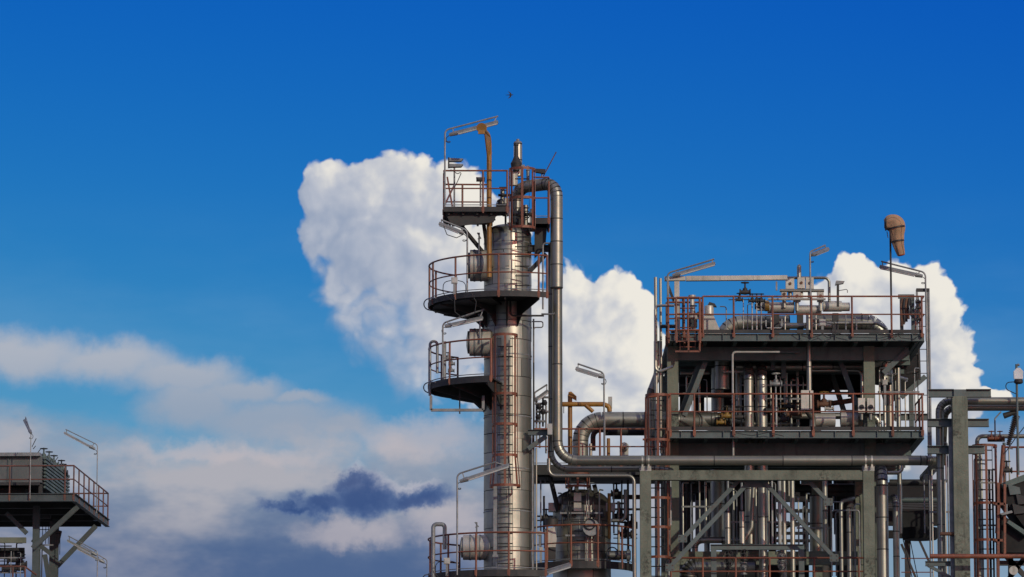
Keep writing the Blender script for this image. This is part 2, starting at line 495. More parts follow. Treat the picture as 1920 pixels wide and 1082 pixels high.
def tag(o, label, cat, group=None):
    o['label'] = label; o['category'] = cat
    if group: o['group'] = group
    return o
def T(name, label, cat, loc, group=None):
    o = bpy.data.objects.new(name, None)
    COL.objects.link(o)
    o.empty_display_size = 0.2
    o.location = loc
    ORG[o.name] = Vector(loc)
    return tag(o, label, cat, group)
def inst(name, me, loc, parent, rot=None):
    o = bpy.data.objects.new(name, me)
    COL.objects.link(o)
    o.parent = parent
    o.location = Vector(loc) - ORG[parent.name]
    if rot is not None: o.rotation_euler = rot
    ORG[o.name] = Vector(loc)
    return o

# ------------------------------------------------------------------ builders
def pipe(label, spec, rpx, mat='jacket', name='insulated_pipe', cat='pipe', sect=0.95, bend=1.5, nn=18, group=None, flanges=(), world=False, seam=True):
    pts = spec if world else path(spec)
    r = M(rpx)
    if r < 0.075 or sect is None:
        mb = MB().tube(smooth_path(pts, r * 3.2 * bend / 1.5, 5), r, 8 if r < 0.05 else 12)
        return mb.thing(name, mat, label, cat, group)
    lo = min(pts, key=lambda q: q.z)
    t = T(name, label, cat, lo, group)
    arcs = fillet(pts, r * 2.0 * bend, 6) if len(pts) > 2 else []
    cur = pts[0]
    def straight(a, b):
        L = (b - a).length
        if L < 0.02: return
        k = max(1, round(L / sect))
        dv = (b - a) / k; u = dv.normalized()
        for i in range(k):
            s, e = a + dv * i, a + dv * (i + 1)
            rr = r * (1 + random.uniform(-0.012, 0.006))
            mb = MB().tube([s, e - u * 0.012], rr, nn)
            if seam: mb.tube([e - u * 0.022, e + u * 0.010], r * 1.012, nn, True, 1)
            mb.build('jacket_section', [mat, 'seam'], t)
    for i, arc in enumerate(arcs):
        straight(cur, arc[0])
        if len(arc) > 1:
            mb = MB()
            for j in range(len(arc) - 1):
                rr = r * (1.012 if j % 2 else 0.995)
                mb.tube([arc[j], arc[j + 1]] if len(arc) == 2 else [arc[j] , arc[j + 1]], rr, nn, True, 0)
            for j in range(1, len(arc) - 1):
                u = (arc[j + 1] - arc[j - 1]).normalized()
                mb.tube([arc[j] - u * 0.008, arc[j] + u * 0.008], r * 1.022, nn, True, 1)
            mb.build('elbow', [mat, 'seam'], t)
        cur = arc[-1]
    straight(cur, pts[-1])
    for (px, py, Y, ax) in flanges:
        c = P(px, py, Y); a = Vector(ax)
        MB().tube([c - a * 0.05, c + a * 0.05], r * 1.28, nn).build('flange', 'galv', t)
    return t

def bare(label, spec, rpx, mat='galv', name='pipe', cat='pipe', group=None):
    return pipe(label, spec, rpx, mat, name, cat, None, 1.5, 10, group)

_meshes = {}
def rails(parent, pts, heights, mat='red', r=0.026, posts=(), post_h=1.1, post_low=0.18, names=('top_rail', 'knee_rail')):
    """pts: polyline at deck level; posts: points at deck level"""
    g = bpy.data.objects.new('railing', None)
    COL.objects.link(g)
    g.parent = parent
    g.empty_display_size = 0.1
    ORG[g.name] = ORG[parent.name]
    parent = g
    for i, h in enumerate(heights):
        MB().tube([q + Vector((0, 0, h)) for q in pts], r if i == 0 else r * 0.8, 8).build(names[min(i, 1)], mat, parent)
    key = ('post', post_h, post_low, mat)
    if key not in _meshes:
        _meshes[key] = MB().tube([Vector((0, 0, -post_low)), Vector((0, 0, post_h))], 0.03, 8).box((0, 0.0, -post_low * 0.35), (0.085, 0.05, post_low * 0.9)).mesh('post', mat, Vector((0, 0, 0)))
    for q in posts:
        inst('post', _meshes[key], q, parent)

def along(pts, ds):
    """points at distances ds (in fractions 0..1) along a polyline"""
    L = [0.0]
    for a, b in zip(pts, pts[1:]): L.append(L[-1] + (b - a).length)
    out = []
    for f in ds:
        s = f * L[-1]
        for i in range(len(pts) - 1):
            if s <= L[i + 1] + 1e-6:
                k = (s - L[i]) / max(1e-6, L[i + 1] - L[i])
                out.append(pts[i].lerp(pts[i + 1], k)); break
    return out

def platform(label, outer, inner, z, posts=6, fascia=0.17, name='access_platform', mat_f='dark', toe=True, heights=(1.08, 0.55)):
    """outer: XY polyline carrying railing; inner: XY polyline closing the deck (same direction)"""
    o3 = [Vector((x, y, z)) for x, y in outer]
    i3 = [Vector((x, y, z)) for x, y in inner]
    c = sum(o3, Vector()) / len(o3)
    t = T(name, label, 'platform', c)
    MB().prism([q - Vector((0, 0, 0.05)) for q in o3 + i3[::-1]], (0, 0, 0.045)).build('deck', 'deck', t)
    mb = MB()
    for a, b in zip(o3, o3[1:]):
        n_ = (b - a).normalized() * 0.01
        mb.bar(a - n_ - Vector((0, 0, fascia / 2 - 0.01)), b + n_ - Vector((0, 0, fascia / 2 - 0.01)), 0.02, fascia)
    mb.build('fascia_plate', mat_f, t)
    if toe:
        MB().tube([q + Vector((0, 0, 0.06)) for q in o3], 0.014, 6).build('toe_rail', 'galv', t)
    ps = along(o3, [k / (posts - 1) for k in range(posts)]) if isinstance(posts, int) else along(o3, posts)
    rails(t, o3, heights, 'red', 0.026, ps)
    return t

def ladder(label, cx, y, z0, z1, w=0.42, cage=None, mat='dark', cage_r=0.37, name='caged_ladder', cage_mat='red', hoops=None, face=-1, bottom_flare=True):
    """ladder on a plane of constant y; cage bulges towards -y (face=-1)"""
    t = T(name, label, 'ladder', Vector((cx, y, z0)))
    for s in (-1, 1):
        MB().bar((cx + s * w / 2, y, z0), (cx + s * w / 2, y, z1), 0.05, 0.014, (1, 0, 0)).build('stile', mat, t)
    key = ('rung', w, mat)
    if key not in _meshes:
        _meshes[key] = MB().tube([(-w / 2, 0, 0), (w / 2, 0, 0)], 0.019, 6).mesh('rung', mat, Vector((0, 0, 0)))
    z = z0 + 0.15
    while z < z1 - 0.05:
        inst('rung', _meshes[key], (cx, y, z), t); z += 0.29
    if cage:
        c0, c1 = cage
        lad_ = t
        t = bpy.data.objects.new('cage', None)
        COL.objects.link(t)
        t.parent = lad_
        ORG[t.name] = ORG[lad_.name]
        hz = hoops or [c0 + (c1 - c0) * k / 4 for k in range(5)]
        def ring(r, z_):
            return [Vector((cx + r * math.sin(a), y + face * (0.30 + r * math.cos(a)), z_)) for a in [R_(-130 + 260 * k / 16) for k in range(17)]]
        for z_ in hz:
            r = cage_r * (1.22 if (bottom_flare and z_ == hz[0]) else 1.0)
            pts = ring(r, z_)
            mb = MB()
            for a, b in zip(pts, pts[1:]): mb.bar(a, b, 0.014, 0.075)
            mb.build('hoop', cage_mat, t)
        for a in (-105, -52, 0, 52, 105):
            a = R_(a)
            q = [Vector((cx + cage_r * math.sin(a), y + face * (0.30 + cage_r * math.cos(a)), z_)) for z_ in (hz[-1], hz[1] if len(hz) > 2 else hz[0])]
            rr = cage_r * (1.22 if bottom_flare else 1)
            q.append(Vector((cx + rr * math.sin(a), y + face * (0.30 + rr * math.cos(a)), hz[0])))
            mb = MB()
            for a_, b_ in zip(q, q[1:]): mb.bar(a_, b_, 0.07, 0.014, (math.sin(a), face * math.cos(a), 0))
            mb.build('cage_strap', cage_mat, t)
        t = lad_
    return t

def clad_cylinder(t, cx, cy, z0, z1, Rr, row, npan, mat='jacket', a_off=0.0, core_z0=None):
    """insulated shell made of single cladding panels with open joints over a dark core"""
    MB().lathe([(Rr - 0.014, 0), (Rr - 0.014, z1 - (core_z0 if core_z0 is not None else z0))], (cx, cy, core_z0 if core_z0 is not None else z0), nn=40).build('shell_core', 'seam', t)
    rows = max(1, round((z1 - z0) / row)); rh = (z1 - z0) / rows
    arc = 2 * math.pi / npan; gap = 0.016 / Rr; seg = max(4, int(44 / npan))
    mb = MB(); vs = []; fs = []
    for k in range(seg + 1):
        a = -arc / 2 + gap / 2 + (arc - gap) * k / seg
        c, s = math.cos(a), math.sin(a)
        vs += [(c * (Rr - 0.02), s * (Rr - 0.02), 0.008), (c * (Rr + 0.004), s * (Rr + 0.004), 0.008), (c * Rr, s * Rr, rh - 0.010), (c * (Rr - 0.02), s * (Rr - 0.02), rh - 0.010)]
    for k in range(seg):
        o = 4 * k
        fs += [(o, o + 4, o + 5, o + 1), (o + 1, o + 5, o + 6, o + 2), (o + 2, o + 6, o + 7, o + 3)]
    mb.add(vs, fs, 0, True)
    me = mb.mesh('cladding_panel', mat, Vector((0, 0, 0)))
    for i in range(rows):
        off = a_off + (arc / 2 if i % 2 else 0) + random.uniform(-0.06, 0.06)
        for j in range(npan):
            o = inst('cladding_panel', me, (cx, cy, z0 + rh * i), t, (random.uniform(-0.009, 0.009), random.uniform(-0.009, 0.009), off + arc * j))

def lamp(label, base, bend, tip, f0, f1, Yd=0.0, name='floodlight_post', loop=True, rp=1.9):
    """base, bend: pixel points with depth; tip / f0 / f1: pixel points; Yd = depth change at the tip"""
    px, py, Y = base
    a = P(px, py, Y)
    b = P(bend[0], bend[1], Y); b.x = a.x
    c = P(tip[0], tip[1], Y + Yd)
    t = T(name, label, 'floodlight', a, 'linear floodlights on bent poles')
    r = M(rp) * 0.85
    MB().tube(smooth_path([a, b, c], 0.16, 5), r, 8).build('pole', 'galv', t)
    p0 = P(f0[0], f0[1], Y); p1 = P(f1[0], f1[1], Y + Yd)
    u = (p1 - p0).normalized()
    side = u.cross(Vector((0, 0, 1))).normalized(); upv = side.cross(u).normalized()
    w, hh = 0.078 * rp / 1.9, 0.085 * rp / 1.9
    prof = [(-w, -hh * 0.35), (w, -hh * 0.35), (w, 0.0), (w * 0.55, hh * 0.65), (-w * 0.55, hh * 0.65), (-w, 0.0)]
    L = (p1 - p0).length
    q0 = p0 + u * L * 0.16
    MB().prism([q0 + side * x + upv * y_ for x, y_ in prof], u * L * 0.84).build('housing', 'galv', t)
    hs_ = bpy.data.objects[[o.name for o in t.children if o.name.startswith('housing')][0]]
    MB().prism([q0 + u * 0.03 + side * x * 0.88 + upv * (-hh * 0.35 - y_) for x, y_ in ((-w, 0.001), (w, 0.001), (w * 0.7, 0.035), (-w * 0.7, 0.035))], u * (L * 0.84 - 0.06)).build('lens', 'lens', hs_)
    MB().tube([p0, p0 + u * L * 0.165], [0.05, 0.075], 8).build('ballast_cap', 'galv', t)
    for k in (0.1, 0.93):
        e = p0 + u * L * k
        if k < .5: g = b.lerp(c, max(0.05, min(0.95, (e - b).dot((c - b).normalized()) / (c - b).length)))
        else: g = b.lerp(c, 0.97)
        MB().bar(e + upv * 0.03, g, 0.03, 0.02, (0, 1, 0)).build('hanger', 'galv', t)
    if loop:
        s = -1 if c.x > b.x else 1
        pts = [p0 + Vector((0, 0, -0.02)), p0 + Vector((s * 0.10, 0, -0.10)), p0 + Vector((s * 0.05, 0.02, -0.26)), p0 + Vector((-s * 0.10, 0.0, -0.18)), Vector((a.x, a.y, p0.z - 0.20))]
        MB().tube(smooth_path(pts, 0.1, 4), 0.011, 5).build('cable', 'black', t)
    return t

def gate_valve(label, c, s=0.3, axis='x', wheel='black', body='galv', group=None):
    t = T('gate_valve', label, 'valve', c, group)
    ax = Vector((1, 0, 0)) if axis == 'x' else Vector((0, 0, 1))
    st = Vector((0, 0, 1)) if axis == 'x' else Vector((0, -1, 0))
    c = Vector(c)
    MB().lathe([(s * .42, -s * .7), (s * .42, -s * .55), (s * .25, -s * .5), (s * .33, 0), (s * .25, s * .5), (s * .42, s * .55), (s * .42, s * .7)], c, ax, 12).build('body', body, t)
    MB().lathe([(s * .28, 0), (s * .30, s * .45), (s * .12, s * .6), (s * .09, s * 1.3), (s * .04, s * 1.35)], c, st, 10).build('bonnet', body, t)
    x = ax; y = st.cross(ax)
    k = c + st * s * 1.2
    MB().tube([k + (x * math.cos(a) + y * math.sin(a)) * s * .48 for a in [i * math.pi / 6 for i in range(13)]], s * .055, 6).bar(k - x * s * .46, k + x * s * .46, s * .06, s * .06).bar(k - y * s * .46, k + y * s * .46, s * .06, s * .06).build('handwheel', wheel, t)
    return t

def tubing(label, tubes, clamps=(), mat=('galv', 'jacket_bright', 'jacket', 'dark', 'rust')):
    """bundle of thin instrument tubes: (px, y0, y1, r_px, Y, material index)"""
    q = P(tubes[0][0], tubes[0][2], tubes[0][4])
    t = T('tubing_bundle', label, 'tubing', q)
    for (px, y0, y1, r, Y, mi) in tubes:
        a = P(px, y1, Y); b_ = Vector((a.x, a.y, Zof(y0, Y)))
        k = random.choice((-1, 1)) * random.uniform(.08, .2)
        MB().tube(smooth_path([a, b_, b_ + Vector((k, random.uniform(.1, .4), .02))], .08, 4), M(r), 8).build('tube', mat[mi], t)
    for (x0, x1, y, Y) in clamps:
        MB().bar(P(x0, y, Y), P(x1, y, Y), .03, .05).build('clamp_bar', 'galv', t)
    return t

# ================================================================== THE SETTING
g_ = bpy.data.objects.new('ground', MB().add([(-9000, -9000, 0), (9000, -9000, 0), (9000, 9000, 0), (-9000, 9000, 0)], [(0, 1, 2, 3)]).mesh('ground', 'ground', Vector((0, 0, 0))))
COL.objects.link(g_)
g_['kind'] = 'structure'
g_['label'] = 'flat gravel ground below the plant'

# ================================================================== THE TALL COLUMN
TY = 125.0
TX = Xof(952, TY, 17.0)
TR = M(44.6)
z_head = Zof(438, TY - 0.4)
z_view = Zof(1100, TY)
tower = T('distillation_tower', 'tall slender column clad in grey metal panels with round platforms', 'tower', (TX, TY, 0))
z_mid = Zof(570, TY)
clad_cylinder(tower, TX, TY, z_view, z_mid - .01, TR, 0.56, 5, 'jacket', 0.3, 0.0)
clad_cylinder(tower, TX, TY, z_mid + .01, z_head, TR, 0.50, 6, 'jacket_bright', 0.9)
MB().lathe([(TR * 1.25, 0), (TR * 1.2, 1.2), (TR * 0.99, 1.6), (TR * 0.99, z_view)], (TX, TY, 0), nn=36).build('skirt', 'jacket_dull', tower)
prof = [(TR * math.cos(R_(a)), 0.34 * math.sin(R_(a))) for a in range(0, 86, 8)]
MB().lathe(prof, (TX, TY, z_head), nn=36).build('top_head', 'jacket', tower)
for yy in (452, 505, 588, 610, 664, 780, 878, 958):
    z = Zof(yy, TY - TR)
    MB().lathe([(TR + 0.004, 0), (TR + 0.012, 0.004), (TR + 0.012, 0.036), (TR + 0.004, 0.04)], (TX, TY, z), nn=40).build('strap_band', 'galv', tower)
# brighter square inspection plates on the cladding
for (px, py, w, h) in ((937, 487, 22, 30), (965, 500, 20, 26), (948, 640, 16, 20), (944, 950, 20, 22), (975, 815, 22, 12), (942, 1063, 26, 20), (951, 515, 14, 14)):
    z = Zof(py, TY - TR); x = Xof(px, TY - TR, z) - TX
    a = math.asin(max(-.95, min(.95, x / TR)))
    da = M(w) / TR / 2
    vs = []; fs = []
    for k in range(5):
        b = a - da + 2 * da * k / 4
        for hh in (-M(h) / 2, M(h) / 2):
            vs.append((TX + (TR + 0.016) * math.sin(b), TY - (TR + 0.016) * math.cos(b), z + hh))
    for k in range(4): fs.append((2 * k, 2 * k + 2, 2 * k + 3, 2 * k + 1))
    MB().add(vs, fs, 0, True).build('inspection_plate', 'jacket_bright', tower)

def manway(label, px0, px1, py0, py1, Yc, davit=True):
    """insulated manway nozzle standing out to the left of the column"""
    z = Zof((py0 + py1) / 2, Yc)
    a = Vector((Xof(px1 + 8, Yc, z), Yc, z)); b = Vector((Xof(px0, Yc, z), Yc, z))
    r = M((py1 - py0) / 2)
    part = MB().lathe([(r, 0), (r, (b - a).length - 0.02), (r * .96, (b - a).length)], a, b - a, 20).build('manway', 'pale_jacket', tower)
    L = (b - a).length
    for k in (0.35, 0.7):
        MB().lathe([(r * 1.01, 0), (r * 1.025, 0.01), (r * 1.025, 0.05), (r * 1.01, 0.06)], a.lerp(b, k), b - a, 20).build('band', 'galv', part)
    MB().lathe([(r * .82, 0), (r * .82, 0.05), (r * .3, 0.09)], b, b - a, 14).build('cover', 'jacket', part)
    if davit:
        c = Vector(((a.x + b.x) / 2, Yc - r - 0.05, z))
        MB().tube([c + Vector((0, 0, -r * .2)), c + Vector((0, 0, r * 1.9))], 0.028, 6).tube([c + Vector((-.05, 0, r * 1.9)), c + Vector((.05, 0, r * 1.55)), c + Vector((-.04, 0, r * 1.5))], 0.022, 6).build('davit_hook', 'galv', part)
    return part
manway('', 881, 908, 468, 528, 124.75)
manway('', 880, 912, 616, 668, 124.75)
manway('', 868, 912, 1003, 1050, 124.9)

def ring(r, a0, a1, k=20):
    return [(TX - r * math.sin(R_(a0 + (a1 - a0) * i / k)), TY - r * math.cos(R_(a0 + (a1 - a0) * i / k))) for i in range(k + 1)]
def brackets(t, angs, z, r_out, drop=0.75, mat='dark'):
    for a in angs:
        a = R_(a)
        u = Vector((-math.sin(a), -math.cos(a), 0)); s = Vector((u.y, -u.x, 0)) * 0.014
        c = Vector((TX, TY, z - 0.06))
        MB().prism([c + u * TR * .99 - s, c + u * (r_out - .08) - s, c + u * (r_out - .08) - s - Vector((0, 0, .16)), c + u * (TR * 1.5) - s - Vector((0, 0, drop * .55)), c + u * TR * .99 - s - Vector((0, 0, drop))], s * 2).build('bracket', mat, t)

PR = M(148)
z2 = Zof(545, TY - PR)
pl2 = platform('curved middle platform with red railing below the upper column section', ring(PR, -29.5, 138, 24), ring(TR + .03, -29.5, 138, 24), z2, [0, .04, .215, .42, .60, .735, .85, 1.0], 0.17)
brackets(pl2, (-24, 2, 30, 62, 92, 122), z2, PR)
MB().prism([Vector((x, y, z2 - .20)) for x, y in ring(PR - .12, 12, 132, 14) + ring(TR + .2, 12, 132, 14)[::-1]], (0, 0, 0.06)).build('stiffener_ring', 'dark', pl2)
z3 = Zof(704, TY - PR)
pl3 = platform('curved lower platform with red railing left of the caged ladder', ring(PR, 12, 140, 20), ring(TR + .03, 12, 140, 20), z3, [0, .27, .55, .66, .86, 1.0], 0.19)
brackets(pl3, (16, 45, 75, 105, 132), z3, PR)
mb = MB()
q = [P(808, 742, 124.0), P(808, 769, 124.0), P(906, 769, 124.0), P(906, 742, 124.0)]
q[0].x = q[1].x; q[3].x = q[2].x
for a, b in zip(q, q[1:]): mb.bar(a, b, 0.08, 0.08, (0, 1, 0))
mb.build('hanging_frame', 'galv', pl3)
MB().bar(P(862, 728, 124), P(862, 776, 124), .04, .04).build('hanging_rod', 'dark', pl3)
z1 = Zof(1068, TY - PR)
pl1 = platform('wide lowest platform with red railing around foot of tall column', ring(PR, -28, 142, 24), ring(TR + .03, -28, 142, 24), z1, [0, .16, .3, .445, .6, .76, .88, 1.0], 0.2)
brackets(pl1, (-24, 2, 30, 62, 92, 122), z1, PR)
for pl_, zz in ((pl2, z2), (pl3, z3), (pl1, z1)):
    MB().tube([Vector((x, y, zz - .06 + .05 * math.sin(i * .4))) for i, (x, y) in enumerate(ring(PR + .15, 58, 122, 16))], .018, 6).build('conduit_ring', 'galv', pl_)
# loose cables hanging below the round platforms
for i, (row, Y) in enumerate(((((852, 556), (853, 585), (868, 597), (890, 588), (893, 566), (884, 550)), 122.9), (((840, 1075), (835, 1085), (820, 1090), (812, 1070)), 123.0), (((845, 318), (858, 326), (866, 322), (858, 340), (852, 352)), 123.8), (((832, 424), (838, 440), (856, 446), (868, 440)), 123.2))):
    bare(('loop of loose cable hanging below middle round platform', 'loop of loose cable at left of lowest platform', 'tangled cable below horn loudspeakers at column top', 'drooping cable under lamp below topmost platform')[i], [(x_, y_, Y) for x_, y_ in row], .75, 'black', 'cable', 'cable')
# top platform, straight sided
z4 = Zof(388, 123.4)
xl = Xof(832, 123.4, z4); xr = Xof(951, 123.4, z4)
pl4 = platform('topmost straight platform with red railing and an orange crane post', [(xr, 123.4), (xl, 123.4), (xl - .02, 125.7), (Xof(915, 125.7, z4), 125.75)], [(xr, 124.6), (xr - .3, 124.7), (xr - .4, 125.0), (xr - .35, 125.5)], z4, [0, .13, .44, .66, .86, 1.0], 0.15)
mb = MB()
for k in range(5):
    x = xl + .15 + (xr - xl - .2) * k / 4
    mb.bar((x, 123.5, z4 - .13), (x, 125.6, z4 - .13), 0.06, 0.16)
mb.build('joists', 'dark', pl4)
for (px, Yb) in ((846, 123.7), (905, 124.2)):
    a = Vector((Xof(px, Yb, z4), Yb, z4 - .15))
    b = Vector((TX - TR * .8, TY - .3, z4 - 1.35))
    MB().bar(a, b, 0.09, 0.09).build('brace', 'dark', pl4)
MB().prism([Vector((xl + .05, 123.6, z4 - .16)), Vector((xl + .25, 123.6, z4 - .55)), Vector((xr - .4, 123.6, z4 - .42)), Vector((xr - .3, 123.6, z4 - .16))], (0, .04, 0)).build('girder_plate', 'dark', pl4)
# kick plate red strips at the left corner
MB().bar(Vector((xl + .01, 123.39, z4 + .02)), Vector((xl + .3, 125.2, z4 + 1.0)), .05, .02).bar(Vector((xl + .1, 123.42, z4 + .9)), Vector((xl + .25, 123.42, z4 + .02)), .05, .02).build('corner_strut', 'red', pl4)
z5 = Zof(411, 124.2)
xa, xb = Xof(1001, 124.2, z5), Xof(1029, 124.2, z5)
pl5 = platform('tiny red railed platform beside top bend of thick pipe', [(xa, 124.0), (xb, 124.0), (xb, 125.5)], [(xa, 124.9), (xa, 125.2), (xa, 125.5)], z5, [0, .23, .62, 1.0], 0.18, heights=(1.22, .6))

MB().prism([Vector((xr, 124.75, z5 - .05)), Vector((xb - .05, 124.75, z5 - .05)), Vector((xb - .05, 126.2, z5 - .05)), Vector((xr, 126.2, z5 - .05))], (0, 0, .045)).build('rear_deck', 'deck', pl5)
MB().prism([Vector((xa + .02, 124.5, z5 - .2)), Vector((xb - .05, 124.5, z5 - .2)), Vector((xb - .1, 124.5, z5 - .75)), Vector((xa + .02, 124.5, z5 - 1.05))], (0, .5, 0)).build('support_box', 'dark', pl5)
t = T('vent_header', 'clutter of short dark pipes and valves beside top ladder cage', 'pipework', P(945, 400, 124.6))
for (px, y0, y1, rr, m) in ((942, 352, 400, .07, 'jacket'), (948, 372, 405, .10, 'jacket_bright'), (936, 375, 402, .05, 'dark'), (985, 385, 425, .09, 'jacket'), (975, 392, 425, .06, 'dark'), (997, 392, 430, .05, 'galv')):
    a = P(px, y1, 124.55); MB().tube([a, Vector((a.x, a.y, Zof(y0, 124.55)))], rr, 10).build('stub_pipe', m, t)
for (x0, x1, y, rr) in ((934, 958, 366, .04), (930, 952, 385, .06), (960, 1000, 402, .05), (936, 950, 352, .03)):
    MB().tube([P(x0, y, 124.45), P(x1, y, 124.45)], rr, 8).build('cross_pipe', 'dark', t)
for (px, py) in ((938, 380), (946, 363), (988, 402)):
    c = P(px, py, 124.35)
    MB().tube([c + Vector((.10 * math.cos(a), 0, .10 * math.sin(a))) for a in [k * math.pi / 6 for k in range(13)]], .015, 6).build('handwheel', 'black', t)
# ladder and cage between the two upper platforms, and down the lower part
yl = TY - TR - 0.17
zt0, zt1 = Zof(545, yl), Zof(322, yl)
cage_top = ladder('caged ladder rising from middle platform to top of column', Xof(979, yl, zt1), yl, zt0, zt1, 0.42, (Zof(427, yl), zt1), 'dark', 0.39, hoops=[Zof(427, yl - .4), Zof(372, yl - .4), zt1], bottom_flare=False)
zl1 = Zof(632, yl)
ladder('long caged ladder on lower half of tall column', Xof(948, yl, zl1), yl, Zof(1066, yl), zl1 - .1, 0.44, None, 'dark', 0.36, hoops=None) if False else None
lad = ladder('long red caged ladder down front of tall column', Xof(947, yl, 15.0), yl, Zof(1066, yl), zl1, 0.44, (Zof(910, yl), zl1), 'dark', 0.37, hoops=[Zof(911, yl - .4), Zof(854, yl - .4), Zof(796, yl - .4), Zof(739, yl - .4), zl1])
# flat cable channel beside the ladder, thin risers at the right of the column
MB().bar(P(928.5, 912, yl), Vector((P(928.5, 912, yl).x, yl, Zof(1045, yl))), .10, .05).bar(P(928.5, 1040, yl - .03), P(928.5, 1046, yl - .03), .16, .06).thing('cable_channel', 'galv', 'flat grey cable channel left of the ladder below its cage', 'cable channel')
bare('thin grey riser hugging right edge of tall column', [(1000.5, 598, 124.9), (None, 1075, None)], 1.6, 'dark')
bare('thin pale riser right of tall column near its foot', [(998.5, 840, 124.6), (None, 1070, None)], 1.7, 'galv')
bare('second thin pale riser near foot of tall column', [(1005.5, 840, 124.6), (None, 1070, None)], 1.7, 'jacket')
bare('kinked thin pipe crossing right of column under middle platform', [(957, 560, 124.0), (None, 592, None), (1020, None, None)], 1.8, 'dark')
bare('square loop of thin pipe beside vertical pipe above middle platform', [(1018, 580, 124.2), (None, 456, None), (1041, None, None), (None, 589, None), (1015, None, None)], 1.7, 'galv')
bare('small stepped pipe at right of column under the middle platform', [(997, 603, 124.6), (1018, None, None), (None, 614, None), (1001, None, None), (None, 680, None)], 1.2, 'galv')
# little pipe supports right of column
t = T('pipe_support', 'grey steel bracket holding vertical pipes beside tall column', 'bracket', P(1000, 840, 124.4))
a, b = P(990, 811, 124.3), P(1029, 808, 124.3); b.z = a.z
MB().ibeam(a, b, .16, .15).build('arm', 'grey', t)
MB().ibeam(P(990, 842, 124.3), P(1024, 818, 124.3), .14, .13, (0, 1, 0)).build('strut', 'grey', t)
MB().box(P(1031, 806, 124.0), (.14, .4, .32)).build('clamp_plate', 'white', t)
t = T('pipe_support', 'dark steel bracket holding vertical pipe near the top of column', 'bracket', P(1000, 470, 124.6))
MB().ibeam(P(990, 466, 124.6), P(1030, 466, 124.6), .2, .15).build('arm', 'dark', t)
MB().ibeam(P(994, 508, 124.6), P(1024, 476, 124.6), .13, .12, (0, 1, 0)).build('strut', 'dark', t)

# thick overhead line: out of the column top, over and down, then along the frame
pipe('thick bright pipe rising from column top and running down to the frame', [(968, 418, 125.0), (None, 352, None), (1043.5, None, 124.2), (None, 540, None)], 11.6, 'jacket', sect=0.75, bend=1.1, nn=24)
pipe('long thick pipe down beside column then along top of concrete frame', [(1045, 540, 124.3), (None, 863.5, None), (1762, None, None), (None, None, 129.0)], 9.3, 'jacket_dull', sect=1.9, bend=1.9, nn=24)
pipe('thinner dark pipe close behind the long thick pipe', [(1033, 455, 124.75), (None, 880, None), (1260, None, None), (None, None, 128)], 5.4, 'jacket_dull', sect=1.5, bend=3.0)
pipe('slim pipe under the long thick pipe turning down beside the frame', [(1029, 860, 124.4), (None, 892, None), (1189, None, None), (None, 1090, None)], 3.6, 'jacket', sect=1.3, bend=1.6)
stub = pipe('tall pipe stub with round cap standing on the column top', [(971, 330, 125.1), (None, 270, None)], 8.2, 'jacket_bright', sect=0.5)
MB().lathe([(M(8.4), 0), (M(7), .05), (M(3), .08), (M(3), .13)], P(971, 269, 125.1)).build('cap', 'galv', stub)
pipe('short pale insulated drum between top ladder cage and pipe bend', [(963, 348, 124.9), (None, 322, None)], 8, 'pale_jacket', sect=.5)
t = T('relief_valve', 'dark relief valve with spring bonnet in front of top pipe stub', 'valve', P(968, 322, 124.7))
c = P(968, 320, 124.7)
MB().lathe([(.10, 0), (.10, .04), (.15, .06), (.17, .22), (.12, .30), (.06, .45), (.05, .75), (.075, .76), (.075, .82), (.03, .84)], c).build('body', 'dark', t)
MB().lathe([(.11, 0), (.11, .05), (.06, .06), (.06, .2)], c + Vector((.05, 0, .12)), (1, 0, 0)).build('outlet', 'galv', t)
MB().lathe([(.05, 0), (.05, .42), (.07, .44), (.02, .5)], P(990, 347, 124.8)).tube(smooth_path([P(990, 322, 124.8), P(987, 310, 124.8), P(992, 312, 124.8), P(1000, 320, 124.8)], .1), .012, 5).thing('pressure_gauge', 'galv', 'small gauge with curled tube on the column top', 'gauge')
bare('slanting thin rod leaning out over the top of the thick pipe', [(1019, 330, 124.6), (1043, 285, 124.6)], 1.0, 'rust', 'rod', 'rod')

# horn loudspeakers, small lights and boxes on the column platforms
def siren(label, px, py, Y, base_y):
    t = T('loudspeaker', label, 'loudspeaker', P(px, base_y, Y))
    x = P(px, py, Y)
    MB().tube([Vector((x.x, Y, Zof(base_y, Y))), x], .03, 6).build('stand', 'galv', t)
    for dz in (0, .17):
        MB().prism([x + Vector((-.16, -.1, dz)), x + Vector((.20, -.1, dz + .01)), x + Vector((.26, -.1, dz + .08)), x + Vector((-.16, -.1, dz + .10))], (0, .22, 0)).build('horn', 'galv', t)
    MB().box(x + Vector((-.17, 0, .14)), (.04, .2, .3)).build('bracket', 'black', t)
    return t
siren('pair of grey horn loudspeakers on pole at corner of top platform', 852, 314, 124.0, 388)
t = T('area_lamp', 'small shaded lamp on short post at middle of top platform', 'lamp', P(901, 386, 123.8))
x = P(901, 340, 123.8)
MB().tube([P(901, 386, 123.8), x], .03, 6).build('stand', 'galv', t)
MB().box(x + Vector((0, 0, .04)), (.25, .2, .07)).build('head', 'black', t)
MB().box(x + Vector((0, 0, .095)), (.26, .22, .03)).build('hood', 'white', t)
t = T('floodlight', 'small grey floodlight above the little platform by pipe bend', 'floodlight', P(1014, 330, 124.3))
MB().prism([P(1003, 322, 124.3), P(1022, 325, 124.3), P(1023, 317, 124.3), P(1003, 316, 124.3)], (0, .2, 0)).build('head', 'black', t)
MB().tube([P(1016, 331, 124.4), P(1016, 322, 124.4)], .025, 6).build('stand', 'galv', t)
